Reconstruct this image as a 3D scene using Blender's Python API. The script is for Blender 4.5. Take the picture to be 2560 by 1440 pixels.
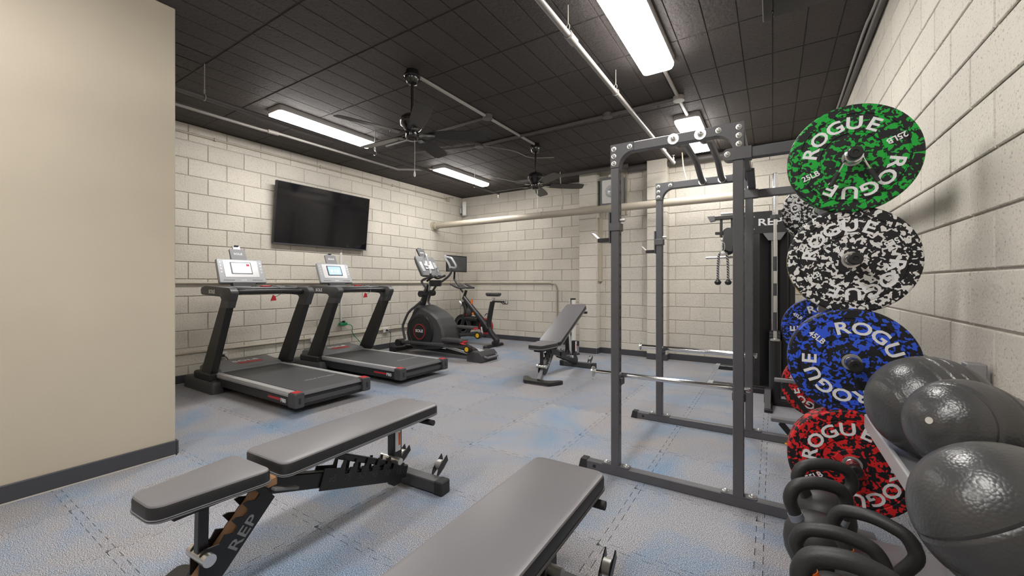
import bpy, bmesh, math, random
from mathutils import Vector, Matrix
random.seed(7)
PI = math.pi
for o in list(bpy.data.objects): bpy.data.objects.remove(o)
sc = bpy.context.scene
COL = sc.collection
# ------------------------------------------------------------------ camera, world, exposure
YAW = math.radians(32.42); HC = 1.177; FPX = 1026.0; CX = 1280.0; CY = 707.6
cam_d = bpy.data.cameras.new('camera'); cam = bpy.data.objects.new('camera', cam_d); COL.objects.link(cam)
cam.location = (0, 0, HC); cam.rotation_euler = (PI/2, 0, YAW)
cam_d.sensor_width = 36; cam_d.lens = 36*FPX/2560; cam_d.shift_y = (CY-720)/2560; cam_d.clip_start = .02
sc.camera = cam
w = bpy.data.worlds.new('world'); sc.world = w; w.use_nodes = True
w.node_tree.nodes['Background'].inputs[0].default_value = (.9, .92, 1, 1)
w.node_tree.nodes['Background'].inputs[1].default_value = .02
sc.view_settings.view_transform = 'Standard'; sc.view_settings.look = 'None'
sc.view_settings.gamma = 1; sc.view_settings.use_curve_mapping = False
sc.view_settings.exposure = 1.3
LAMP = 17.0            # radiance of the ceiling light diffusers

XL, XR, YB, YR, YP, ZC = -5.83, .64, 7.12, 6.62, 6.46, 3.06     # room
# a pixel of the photograph (2560 x 1440) seen on a plane of the room -> point
FW = Vector((-math.sin(YAW), math.cos(YAW), 0)); RT = Vector((math.cos(YAW), math.sin(YAW), 0))
def ray(x, y): return FW + RT*((x-CX)/FPX) + Vector((0, 0, (CY-y)/FPX))
def aY(x, y, Y): r = ray(x, y); return Vector((0, 0, HC)) + r*(Y/r.y)
def aX(x, y, X): r = ray(x, y); return Vector((0, 0, HC)) + r*(X/r.x)
def aZ(x, y, Z): r = ray(x, y); return Vector((0, 0, HC)) + r*((Z-HC)/r.z)
def pix(p):
    d = Vector(p)-Vector((0, 0, HC)); z = d.dot(FW)
    return (CX+FPX*d.dot(RT)/z, CY-FPX*d.z/z, z)

# ------------------------------------------------------------------ materials
MATS = {}
def nt(m): return m.node_tree.nodes, m.node_tree.links
def mat(name, col, rough=.5, metal=0, bump=None, var=None, spec=.5, emit=None, coat=0):
    """bump=(scale,distance,strength)  var=(scale,amount)"""
    if name in MATS: return MATS[name]
    m = bpy.data.materials.new(name); m.use_nodes = True; MATS[name] = m
    N, L = nt(m); b = N['Principled BSDF']
    b.inputs['Base Color'].default_value = (*col, 1); b.inputs['Roughness'].default_value = rough
    b.inputs['Metallic'].default_value = metal; b.inputs['Specular IOR Level'].default_value = spec
    b.inputs['Coat Weight'].default_value = coat
    if emit:
        b.inputs['Emission Color'].default_value = (*emit[0], 1); b.inputs['Emission Strength'].default_value = emit[1]
    tc = None
    if bump or var: tc = N.new('ShaderNodeTexCoord')
    if var:
        n = N.new('ShaderNodeTexNoise'); n.inputs['Scale'].default_value = var[0]; n.inputs['Detail'].default_value = 4
        L.new(tc.outputs['Object'], n.inputs['Vector'])
        mx = N.new('ShaderNodeMix'); mx.data_type = 'RGBA'
        mx.inputs['A'].default_value = (*[c*(1-var[1]) for c in col], 1); mx.inputs['B'].default_value = (*[min(1, c*(1+var[1])) for c in col], 1)
        L.new(n.outputs['Fac'], mx.inputs['Factor']); L.new(mx.outputs['Result'], b.inputs['Base Color'])
    if bump:
        n = N.new('ShaderNodeTexNoise'); n.inputs['Scale'].default_value = bump[0]; n.inputs['Detail'].default_value = 3
        L.new(tc.outputs['Object'], n.inputs['Vector'])
        bp = N.new('ShaderNodeBump'); bp.inputs['Distance'].default_value = bump[1]; bp.inputs['Strength'].default_value = bump[2]
        L.new(n.outputs['Fac'], bp.inputs['Height']); L.new(bp.outputs['Normal'], b.inputs['Normal'])
    return m
def ramp(N, stops, interp='LINEAR'):
    r = N.new('ShaderNodeValToRGB'); r.color_ramp.interpolation = interp
    e = r.color_ramp.elements
    while len(e) < len(stops): e.new(.5)
    for i, (p, c) in enumerate(stops): e[i].position = p; e[i].color = (*c, 1)
    return r
def mixc(N, L, f, a, b, blend='MIX'):
    mx = N.new('ShaderNodeMix'); mx.data_type = 'RGBA'; mx.blend_type = blend
    for s, v in (('Factor', f), ('A', a), ('B', b)):
        if isinstance(v, (int, float)): mx.inputs[s].default_value = v
        elif isinstance(v, tuple): mx.inputs[s].default_value = (*v, 1)
        else: L.new(v, mx.inputs[s])
    return mx.outputs['Result']
def noise(N, L, vec, scale, detail=2, rough=.5, dist=0):
    n = N.new('ShaderNodeTexNoise'); n.inputs['Scale'].default_value = scale; n.inputs['Detail'].default_value = detail
    n.inputs['Roughness'].default_value = rough; n.inputs['Distortion'].default_value = dist
    L.new(vec, n.inputs['Vector']); return n.outputs['Fac']
def masonry(name, col, pit, sc1, dist, strength):
    m = mat(name, col, .75, spec=.35); N, L = nt(m); b = N['Principled BSDF']
    g = N.new('ShaderNodeNewGeometry'); P = g.outputs['Position']
    n1 = noise(N, L, P, sc1, 3, .65); n2 = noise(N, L, P, sc1*.45, 2, .5); n3 = noise(N, L, P, 1.3, 3)
    r = ramp(N, [(.30, pit), (.42, col), (1, col)]); L.new(n1, r.inputs['Fac'])
    r3 = ramp(N, [(.3, (.90, .90, .90)), (.7, (1.06, 1.05, 1.03))]); L.new(n3, r3.inputs['Fac'])
    c = mixc(N, L, 1.0, r.outputs['Color'], r3.outputs['Color'], 'MULTIPLY')
    oi = N.new('ShaderNodeObjectInfo'); ro = ramp(N, [(0, (.95, .95, .95)), (1, (1.04, 1.04, 1.04))]); L.new(oi.outputs['Random'], ro.inputs['Fac'])
    c = mixc(N, L, 1.0, c, ro.outputs['Color'], 'MULTIPLY'); L.new(c, b.inputs['Base Color'])
    ad = N.new('ShaderNodeMath'); ad.operation = 'ADD'; L.new(n1, ad.inputs[0]); L.new(n2, ad.inputs[1])
    bp = N.new('ShaderNodeBump'); bp.inputs['Distance'].default_value = dist; bp.inputs['Strength'].default_value = strength
    L.new(ad.outputs[0], bp.inputs['Height']); L.new(bp.outputs['Normal'], b.inputs['Normal'])
    return m
WALLC = (.68, .64, .57)
M_wall = masonry('painted_block', WALLC, (.36, .325, .265), 95, .006, .6)
M_ceil = masonry('dark_ceiling_paint', (.060, .051, .048), (.022, .019, .018), 75, .008, .9)
M_pil = mat('tan_wall_paint', (.54, .475, .375), .55, bump=(160, .0015, .35), var=(2.5, .06))
def floor_mat():
    m = mat('rubber_tile', (.3, .3, .3), .72, spec=.3); N, L = nt(m); b = N['Principled BSDF']
    g = N.new('ShaderNodeNewGeometry'); P = g.outputs['Position']
    sp = noise(N, L, P, 290, 2, .6)
    r = ramp(N, [(.36, (.05, .052, .06)), (.46, (.21, .21, .23)), (.54, (.35, .35, .375)), (.64, (.72, .72, .75))]); L.new(sp, r.inputs['Fac'])
    bl = noise(N, L, P, 1.15, 5, .62, .8); rb = ramp(N, [(.46, (0, 0, 0)), (.68, (1, 1, 1))]); L.new(bl, rb.inputs['Fac'])
    c = mixc(N, L, rb.outputs['Color'], r.outputs['Color'], mixc(N, L, 1.0, r.outputs['Color'], (.62, .88, 1.16), 'MULTIPLY'))
    mp = N.new('ShaderNodeMapping'); mp.inputs['Location'].default_value = (7.3, 2.1, 3); L.new(P, mp.inputs['Vector'])
    br = noise(N, L, mp.outputs['Vector'], 1.0, 4, .6, .5); rr = ramp(N, [(.47, (0, 0, 0)), (.66, (1, 1, 1))]); L.new(br, rr.inputs['Fac'])
    c = mixc(N, L, rr.outputs['Color'], c, mixc(N, L, 1.0, c, (1.03, .93, .84), 'MULTIPLY'))
    oi = N.new('ShaderNodeObjectInfo'); ro = ramp(N, [(0, (.90, .91, .93)), (1, (1.05, 1.05, 1.05))]); L.new(oi.outputs['Random'], ro.inputs['Fac'])
    c = mixc(N, L, 1.0, c, ro.outputs['Color'], 'MULTIPLY'); L.new(c, b.inputs['Base Color'])
    bp = N.new('ShaderNodeBump'); bp.inputs['Distance'].default_value = .001; bp.inputs['Strength'].default_value = .15
    L.new(sp, bp.inputs['Height']); L.new(bp.outputs['Normal'], b.inputs['Normal'])
    return m
M_floor = floor_mat()
M_base = mat('charcoal_vinyl_base', (.055, .055, .065), .55)
M_gap_valve = mat('gap_light_and_valve', (.55, .52, .46), .7)  # pale strip painted as light under the baseboards; also colours the ball valve
M_rack = mat('charcoal_powder_coat', (.105, .102, .112), .42, bump=(420, .0004, .5), var=(9, .18))
M_black = mat('black_plastic', (.018, .018, .019), .42)
M_satin = mat('satin_black_steel', (.022, .021, .022), .35, bump=(300, .0003, .4))
M_soft = mat('soft_black_grip', (.025, .025, .026), .7)
M_dgrey = mat('dark_grey_plastic', (.060, .060, .064), .45)
M_mgrey = mat('mid_grey_plastic', (.19, .19, .20), .45)
M_silver = mat('silver_plastic', (.36, .365, .38), .38, metal=.2)
M_alu = mat('brushed_aluminium', (.60, .60, .61), .36, metal=.45, bump=(200, .0002, .3))
M_chrome = mat('chrome', (.80, .80, .82), .13, metal=1)
M_zinc = mat('zinc', (.75, .74, .72), .30, metal=.85)
M_hook = mat('worn_steel', (.55, .54, .52), .4, metal=.6)
M_vinyl_lit = mat('charcoal_vinyl_lit', (.165, .158, .166), .38, bump=(260, .0005, .35), var=(4, .07))  # charcoal lightened beyond its own tone to carry light reflected by pad tops
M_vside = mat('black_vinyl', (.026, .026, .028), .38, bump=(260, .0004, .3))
M_red = mat('red_accent', (.55, .02, .03), .4)
M_orange = mat('orange_accent', (.85, .16, .02), .45)
M_yellow = mat('yellow_accent', (.85, .52, .02), .45)
M_white = mat('white_plastic', (.72, .71, .68), .45)
M_print = mat('white_print', (.88, .88, .90), .5)
M_grprint = mat('grey_print', (.38, .38, .39), .5)
M_brown = mat('mottled_brown_finish', (.46, .25, .13), .5, var=(14, .35))  # brown varied by noise, for the left bench's front leg and hinge
M_pipeb = mat('beige_pipe_paint', (.46, .41, .33), .5, bump=(60, .001, .3))
M_piped = mat('dark_pipe_paint', (.085, .076, .072), .5)
M_pipeg = mat('greyed_pipe_paint', (.30, .275, .255), .45)
M_belt = mat('treadmill_belt_rubber', (.065, .066, .070), .55, bump=(300, .0006, .5), var=(3, .15))
M_green = mat('green_plastic', (.01, .28, .10), .4)
M_tv = mat('tv_glass', (.006, .006, .008), .08, spec=.5)
M_fan = mat('fan_black_gloss', (.012, .010, .010), .22, coat=.3)
M_blade = mat('fan_blade_black', (.022, .019, .018), .38)
M_kb = mat('kettlebell_powder', (.030, .029, .029), .48, bump=(260, .0010, .6), spec=.5)
M_tray = mat('hammered_grey_steel', (.36, .36, .38), .38, metal=.5, bump=(190, .0012, .5))
M_diff = mat('lit_diffuser', (.9, .9, .9), .5, emit=((1, .975, .94), LAMP))
M_house = mat('fixture_housing', (.35, .33, .32), .45)
M_scr = mat('lit_screen', (.02, .02, .02), .3, emit=((.80, .86, .98), .9))
M_scrb = mat('lit_blue_screen', (.02, .02, .02), .3, emit=((.30, .46, .72), .75))
M_scrd = mat('dim_screen', (.06, .065, .07), .15, var=(7, .6))
def ball_mat():
    m = mat('ball_rubber', (.055, .054, .055), .30, spec=.6); N, L = nt(m); b = N['Principled BSDF']
    tc = N.new('ShaderNodeTexCoord'); v = N.new('ShaderNodeTexVoronoi'); v.inputs['Scale'].default_value = 170
    L.new(tc.outputs['Object'], v.inputs['Vector'])
    bp = N.new('ShaderNodeBump'); bp.inputs['Distance'].default_value = .0015; bp.inputs['Strength'].default_value = .30; bp.invert = True
    L.new(v.outputs['Distance'], bp.inputs['Height']); L.new(bp.outputs['Normal'], b.inputs['Normal'])
    return m
M_ball = ball_mat()
def fleck_mat(name, c, th):
    m = mat(name, (.02, .02, .022), .5, spec=.45); N, L = nt(m); b = N['Principled BSDF']
    tc = N.new('ShaderNodeTexCoord'); oi = N.new('ShaderNodeObjectInfo')
    n = N.new('ShaderNodeTexNoise'); n.noise_dimensions = '4D'; n.inputs['Scale'].default_value = 56; n.inputs['Detail'].default_value = 1.2
    n.inputs['Roughness'].default_value = .45; n.inputs['Distortion'].default_value = .7
    ml = N.new('ShaderNodeMath'); ml.operation = 'MULTIPLY'; ml.inputs[1].default_value = 37; L.new(oi.outputs['Random'], ml.inputs[0])
    L.new(ml.outputs[0], n.inputs['W']); L.new(tc.outputs['Object'], n.inputs['Vector'])
    r = ramp(N, [(0, (.012, .012, .015)), (th, c)], 'CONSTANT'); L.new(n.outputs['Fac'], r.inputs['Fac'])
    L.new(r.outputs['Color'], b.inputs['Base Color'])
    return m
FL = {'green': fleck_mat('green_fleck_rubber', (.010, .42, .045), .525), 'white': fleck_mat('white_fleck_rubber', (.80, .79, .78), .53),
      'yellow': fleck_mat('yellow_fleck_rubber', (.72, .55, .01), .51), 'blue': fleck_mat('blue_fleck_rubber', (.035, .11, .78), .525),
      'red': fleck_mat('red_fleck_rubber', (.78, .02, .024), .515)}
def rope_mat():
    m = mat('twisted_rope', (.05, .05, .05), .7); N, L = nt(m); b = N['Principled BSDF']
    tc = N.new('ShaderNodeTexCoord'); wv = N.new('ShaderNodeTexWave'); wv.bands_direction = 'DIAGONAL'; wv.inputs['Scale'].default_value = 22
    L.new(tc.outputs['Object'], wv.inputs['Vector'])
    r = ramp(N, [(.45, (.015, .015, .016)), (.6, (.42, .42, .43))]); L.new(wv.outputs['Fac'], r.inputs['Fac']); L.new(r.outputs['Color'], b.inputs['Base Color'])
    return m
M_rope = rope_mat()

# ------------------------------------------------------------------ mesh building
def frame(d, up=Vector((0, 0, 1))):
    d = Vector(d).normalized()
    if abs(d.dot(up)) > .98: up = Vector((0, 1, 0)) if abs(d.y) < .9 else Vector((1, 0, 0))
    x = up.cross(d).normalized(); y = d.cross(x); return x, y, d
def offset_poly(pts, ins):
    n = len(pts); out = []
    area = sum(pts[i][0]*pts[(i+1) % n][1]-pts[(i+1) % n][0]*pts[i][1] for i in range(n))
    s = 1 if area > 0 else -1
    for i in range(n):
        p0, p1, p2 = Vector(pts[i-1]), Vector(pts[i]), Vector(pts[(i+1) % n])
        a = (p1-p0).normalized(); b = (p2-p1).normalized()
        na = Vector((-a.y, a.x))*s; nb = Vector((-b.y, b.x))*s
        k = (na+nb); k = k/max(1e-6, (1+na.dot(nb))); out.append(p1+k*ins)
    return out
def round_poly(pts, r, seg=4, ins=0):
    pts = offset_poly(pts, ins) if ins else [Vector(p) for p in pts]
    r = max(.0015, r-ins); n = len(pts); out = []
    for i in range(n):
        p0, p1, p2 = pts[i-1], pts[i], pts[(i+1) % n]
        a = (p0-p1); b = (p2-p1); rr = min(r, a.length*.48, b.length*.48)
        A = p1+a.normalized()*rr; B = p1+b.normalized()*rr
        for k in range(seg+1):
            t = k/seg; out.append((A*(1-t)*(1-t)+p1*2*t*(1-t)+B*t*t))
    return out
def rect(x0, x1, y0, y1): return [(x0, y0), (x1, y0), (x1, y1), (x0, y1)]
def circ(cx, cy, r, n=24, sy=1): return [(cx+r*math.cos(2*PI*i/n), cy+sy*r*math.sin(2*PI*i/n)) for i in range(n)]
TXT = {}
def text_geo(s, bold):
    if (s, bold) in TXT: return TXT[(s, bold)]
    cu = bpy.data.curves.new('t', 'FONT'); cu.body = s; cu.size = 1; cu.extrude = .5; cu.offset = bold; cu.align_x = 'CENTER'; cu.align_y = 'CENTER'; cu.resolution_u = 3
    o = bpy.data.objects.new('t', cu); COL.objects.link(o); dg = bpy.context.evaluated_depsgraph_get()
    me = bpy.data.meshes.new_from_object(o.evaluated_get(dg))
    r = ([v.co.copy() for v in me.vertices], [tuple(p.vertices) for p in me.polygons])
    bpy.data.objects.remove(o); bpy.data.curves.remove(cu); bpy.data.meshes.remove(me); TXT[(s, bold)] = r; return r
class MB:
    def __init__(s): s.v = []; s.f = []
    def add(s, vs, fs, M=None):
        k = len(s.v); s.v += [(M @ Vector(v)) if M else Vector(v) for v in vs]; s.f += [tuple(i+k for i in f) for f in fs]; return s
    def box(s, x0, x1, y0, y1, z0, z1, bev=0, M=None):
        if bev <= 0:
            vs = [(x, y, z) for z in (z0, z1) for y in (y0, y1) for x in (x0, x1)]
            return s.add(vs, [(0, 2, 3, 1), (4, 5, 7, 6), (0, 1, 5, 4), (2, 6, 7, 3), (0, 4, 6, 2), (1, 3, 7, 5)], M)
        c = Vector(((x0+x1)/2, (y0+y1)/2, (z0+z1)/2)); h = [(x1-x0)/2, (y1-y0)/2, (z1-z0)/2]; bev = min(bev, min(h)*.9)
        vs = []; idx = {}
        for a in range(3):
            for sg in (-1, 1):
                b, d = [i for i in range(3) if i != a]
                for sb in (-1, 1):
                    for sd in (-1, 1):
                        p = [0, 0, 0]; p[a] = sg*h[a]; p[b] = sb*(h[b]-bev); p[d] = sd*(h[d]-bev)
                        S = [0, 0, 0]; S[a] = sg; S[b] = sb; S[d] = sd; idx[(a, tuple(S))] = len(vs); vs.append(c+Vector(p))
        fs = []
        for a in range(3):
            b, d = [i for i in range(3) if i != a]
            for sg in (-1, 1):
                q = []
                for sb, sd in ((-1, -1), (1, -1), (1, 1), (-1, 1)):
                    S = [0, 0, 0]; S[a] = sg; S[b] = sb; S[d] = sd; q.append(idx[(a, tuple(S))])
                fs.append(q)
            for sb in (-1, 1):
                for sd in (-1, 1):
                    def S(sa): t = [0, 0, 0]; t[a] = sa; t[b] = sb; t[d] = sd; return tuple(t)
                    fs.append([idx[(b, S(-1))], idx[(b, S(1))], idx[(d, S(1))], idx[(d, S(-1))]])
        for sx in (-1, 1):
            for sy in (-1, 1):
                for sz in (-1, 1): fs.append([idx[(a, (sx, sy, sz))] for a in range(3)])
        out = []
        for f in fs:
            n = (vs[f[1]]-vs[f[0]]).cross(vs[f[2]]-vs[f[0]]); m = sum((vs[i] for i in f), Vector())/len(f)-c
            out.append(tuple(f) if n.dot(m) > 0 else tuple(reversed(f)))
        return s.add(vs, out, M)
    def beam(s, p, q, w, h, bev=.003, up=Vector((0, 0, 1)), ext=0):
        p, q = Vector(p), Vector(q); x, y, d = frame(q-p, up); L = (q-p).length
        M = Matrix(((x.x, y.x, d.x, p.x), (x.y, y.y, d.y, p.y), (x.z, y.z, d.z, p.z), (0, 0, 0, 1)))
        return s.box(-w/2, w/2, -h/2, h/2, -ext, L+ext, bev, M)
    def loft(s, rings, caps=True, closed=False):
        n = len(rings[0]); vs = [v for r in rings for v in r]; fs = []; m = len(rings)
        for i in range(m if closed else m-1):
            for k in range(n):
                a = i*n+k; b = i*n+(k+1) % n; j = (i+1) % m; fs.append((a, b, j*n+(k+1) % n, j*n+k))
        if caps and not closed: fs.append(tuple(reversed(range(n)))); fs.append(tuple((m-1)*n+k for k in range(n)))
        return s.add(vs, fs)
    def tube(s, pts, r, seg=8, closed=False, sub=0, flat=1.0):
        pts = [Vector(p) for p in pts]
        if sub: pts = smooth_path(pts, sub, closed)
        n = len(pts); rs = r if isinstance(r, (list, tuple)) else [r]*n
        if len(rs) != n: rs = [rs[0]+(rs[-1]-rs[0])*i/(n-1) for i in range(n)]
        rings = []; x = None
        for i, p in enumerate(pts):
            a = pts[i-1] if (i > 0 or closed) else p; b = pts[(i+1) % n] if (i < n-1 or closed) else p
            d = (b-a).normalized()
            if x is None: x, y, _ = frame(d)
            else:
                x = (x-d*x.dot(d)); x = x.normalized() if x.length > 1e-6 else frame(d)[0]; y = d.cross(x)
            rings.append([p+x*(rs[i]*math.cos(2*PI*k/seg))+y*(rs[i]*flat*math.sin(2*PI*k/seg)) for k in range(seg)])
        return s.loft(rings, True, closed)
    def cyl(s, p, q, r, seg=16, r2=None): 
        p, q = Vector(p), Vector(q); x, y, d = frame(q-p); r2 = r if r2 is None else r2
        return s.loft([[c+(x*math.cos(2*PI*k/seg)+y*math.sin(2*PI*k/seg))*rr for k in range(seg)] for c, rr in ((p, r), (q, r2))])
    def lathe(s, prof, o=(0, 0, 0), axis=(0, 0, 1), seg=32):
        o = Vector(o); x, y, d = frame(axis)
        return s.loft([[o+d*h+(x*math.cos(2*PI*k/seg)+y*math.sin(2*PI*k/seg))*r for k in range(seg)] for r, h in prof])
    def prism(s, pts, axis, a, b):
        def P(p, t): return Vector((t, p[0], p[1])) if axis == 'X' else Vector((p[0], t, p[1])) if axis == 'Y' else Vector((p[0], p[1], t))
        return s.loft([[P(p, a) for p in pts], [P(p, b) for p in pts]])
    def rprism(s, pts, axis, levels, r, seg=4):
        """levels: (inset, height)"""
        def P(p, t): return Vector((t, p[0], p[1])) if axis == 'X' else Vector((p[0], t, p[1])) if axis == 'Y' else Vector((p[0], p[1], t))
        return s.loft([[P(p, h) for p in round_poly(pts, r, seg, i)] for i, h in levels])
    def sphere(s, c, r, seg=24, rings=14, sc=(1, 1, 1), M=None):
        vs = []; fs = []
        for i in range(rings+1):
            t = PI*i/rings
            for k in range(seg): vs.append(Vector((c[0]+r*sc[0]*math.sin(t)*math.cos(2*PI*k/seg), c[1]+r*sc[1]*math.sin(t)*math.sin(2*PI*k/seg), c[2]+r*sc[2]*math.cos(t))))
        for i in range(rings):
            for k in range(seg): fs.append((i*seg+k, (i+1)*seg+k, (i+1)*seg+(k+1) % seg, i*seg+(k+1) % seg))
        return s.add(vs, fs, M)
    def text(s, t, o, xd, yd, size, depth=.001, bold=.0, xs=1.0):
        o, xd, yd = Vector(o), Vector(xd).normalized(), Vector(yd).normalized(); n = xd.cross(yd)
        vs, fs = text_geo(t, bold)
        return s.add([o+xd*(v.x*size*xs)+yd*(v.y*size)+n*(v.z*depth) for v in vs], fs)
def smooth_path(pts, sub, closed=False):
    n = len(pts); out = []
    for i in range(n if closed else n-1):
        p1, p2 = pts[i], pts[(i+1) % n]; p0 = pts[i-1] if (i > 0 or closed) else p1*2-p2; p3 = pts[(i+2) % n] if (i < n-2 or closed) else p2*2-p1
        for k in range(sub):
            t = k/sub; out.append(.5*((2*p1)+(p2-p0)*t+(2*p0-5*p1+4*p2-p3)*t*t+(3*p1-p0-3*p2+p3)*t*t*t))
    if not closed: out.append(pts[-1])
    return out
PM = {}     # world matrix of each thing
def fixmesh(name, mb, m, ang=35):
    me = bpy.data.meshes.new(name); me.from_pydata([tuple(v) for v in mb.v], [], mb.f); 
    bm = bmesh.new(); bm.from_mesh(me); bmesh.ops.recalc_face_normals(bm, faces=bm.faces); bm.to_mesh(me); bm.free()
    me.polygons.foreach_set('use_smooth', [True]*len(me.polygons)); me.set_sharp_from_angle(angle=math.radians(ang))
    me.materials.append(m); me.update(); return me
def part(name, mb, m, parent=None, label=None, world=False, ang=35, stuff=False):
    if world and parent is not None:
        I = PM[parent.name].inverted(); mb.v = [I @ v for v in mb.v]
    o = bpy.data.objects.new(name, fixmesh(name, mb, m, ang)); COL.objects.link(o)
    if parent is not None: o.parent = parent; PM[o.name] = PM[parent.name]
    else: PM[o.name] = Matrix.Identity(4)
    if label: o['label'] = label
    if stuff: o['kind'] = 'stuff'
    return o
def inst(name, me, parent, loc, rot=(0, 0, 0), scale=(1, 1, 1)):
    o = bpy.data.objects.new(name, me); COL.objects.link(o); o.parent = parent; o.location = loc; o.rotation_euler = rot; o.scale = scale; return o
def tag(o, label, cat, group=None):
    o['label'] = label; o['category'] = cat
    if group: o['group'] = group
    return o
def thing(name, loc, label, cat, group=None, rz=0):
    o = bpy.data.objects.new(name, None); COL.objects.link(o); o.location = loc; o.rotation_euler = (0, 0, rz); o.empty_display_size = .1
    PM[o.name] = Matrix.Translation(Vector(loc)) @ Matrix.Rotation(rz, 4, 'Z'); return tag(o, label, cat, group)
def solo(name, mb, m, label, cat, group=None, loc=None, ang=35):
    """a thing that is one mesh, verts in world coords"""
    c = Vector(loc) if loc else Vector((0, 0, 0)); mb.v = [v-c for v in mb.v]
    o = bpy.data.objects.new(name, fixmesh(name, mb, m, ang)); COL.objects.link(o); o.location = c; PM[o.name] = Matrix.Translation(c); return tag(o, label, cat, group)
def struct(name, mb, m, ang=35):
    o = part(name, mb, m, None, ang=ang); o['kind'] = 'structure'; return o

# ------------------------------------------------------------------ the room shell
fl = MB().box(-6.2, 1.0, -3.4, 7.5, -.12, -.012).box(-6.2, 1.0, -3.4, -.62, -.012, 0)
floor = struct('floor', fl, M_floor)
def jig(n=6, per=.1, amp=.016):
    out = []
    for k in range(n):
        a = k*per
        for t, o in ((.0, -1), (.36, -1), (.30, 1), (.30+.56, 1), (.80, -1)): out.append((a+t*per, o*amp))
    return out
def tile_mesh(clip):
    J = jig(); S = .6; g = .0012
    bot = [(x, y) for x, y in J]; right = [(S+o, t) for t, o in J]; top = [(S-0+0, 0)]
    P = [(x, o) for x, o in J] + [(S+o, t) for t, o in J] + [(x, S+o) for x, o in reversed(J)] + [(o, t) for t, o in reversed(J)]
    P = [Vector(p) for p in P]; x0, x1, y0, y1 = clip
    P = [Vector((min(max(p.x, x0), x1), min(max(p.y, y0), y1))) for p in P]
    Q = []
    for p in P:
        if not Q or (p-Q[-1]).length > 1e-4: Q.append(p)
    if (Q[0]-Q[-1]).length < 1e-4: Q.pop()
    c = Vector((.3, .3)); sh = lambda p, k: c+(p-c)*k
    mb = MB().loft([[Vector((*sh(p, .9975), -.0115)) for p in Q], [Vector((*sh(p, .9975), -.0022)) for p in Q], [Vector((*sh(p, .9945), 0)) for p in Q]])
    return fixmesh('floor_tile', mb, M_floor)
TM = {}
for i in range(12):
    for j in range(13):
        X = -6.05+.6*i; Y = -.62+.6*j
        if X+.6 < -3.46 and Y+.6 < 1.14: continue
        clip = (round(max(-.1, XL-X+.002), 3), round(min(.7, XR-X-.002), 3), -.1 if Y > -.5 else .0, round(min(.7, YB-Y-.002), 3))
        if clip[1]-clip[0] < .06 or clip[3] < .06: continue
        if clip not in TM: TM[clip] = tile_mesh(clip)
        inst('floor_tile', TM[clip], floor, (X, Y, 0))
# walls of painted concrete block, laid in running bond
wl = struct('wall_left', MB().box(XL-.25, XL-.004, 1.0, YB+.3, -.01, ZC), M_wall)
wb = struct('wall_back', MB().box(XL-.25, -2.76, YB+.004, YB+.3, -.01, ZC).box(-2.76, XR+.3, YR+.004, YB+.3, -.01, ZC)
            .box(-2.76, -2.45, YP+.004, YR+.02, -.01, ZC).box(-1.64, -1.35, YP+.004, YR+.02, -.01, ZC), M_wall)
wr = struct('wall_right', MB().box(XR+.004, XR+.3, -3.4, YB+.3, -.01, ZC), M_wall)
wf = struct('wall_front', MB().box(-6.2, XR+.3, -3.4, -3.2, -.01, ZC), M_pil)
ws = struct('wall_pillar', MB().box(-6.2, -3.46, -3.3, 1.14, -.01, ZC, .006), M_pil)
BL, BH = .4064, .204
BM = {}
def block_mesh(L):
    L = round(L, 3)
    if L in BM: return BM[L]
    j = .0035; d = .006; c = .005; h = BH
    r0 = [(j, 0, j), (L-j, 0, j), (L-j, 0, h-j), (j, 0, h-j)]
    r1 = [(j+c*.4, -d*.6, j+c*.4), (L-j-c*.4, -d*.6, j+c*.4), (L-j-c*.4, -d*.6, h-j-c*.4), (j+c*.4, -d*.6, h-j-c*.4)]
    r2 = [(j+c, -d, j+c), (L-j-c, -d, j+c), (L-j-c, -d, h-j-c), (j+c, -d, h-j-c)]
    vs = r0+r1+r2; fs = [tuple(8+k for k in range(4))]
    for a in (0, 4):
        for k in range(4): fs.append((a+k, a+(k+1) % 4, a+4+(k+1) % 4, a+4+k))
    BM[L] = fixmesh('concrete_block', MB().add(vs, fs), M_wall, 8); return BM[L]
def lay(parent, p0, udir, length, phase, rows=range(15), skip=None):
    """blocks face the side left of... -n ; udir unit vector, face normal = udir rotated by -90 deg"""
    rz = math.atan2(udir[1], udir[0])
    for r in rows:
        ph = phase if r % 2 == 0 else phase-BL/2
        u = -((-ph) % BL) if False else (ph % BL)-BL
        while u < length-.02:
            a, b = max(0, u), min(length, u+BL)
            if b-a > .03 and not (skip and skip(a, b, r)):
                inst('concrete_block', block_mesh(b-a), parent, (p0[0]+udir[0]*a, p0[1]+udir[1]*a, r*BH), (0, 0, rz))
            u += BL
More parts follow.
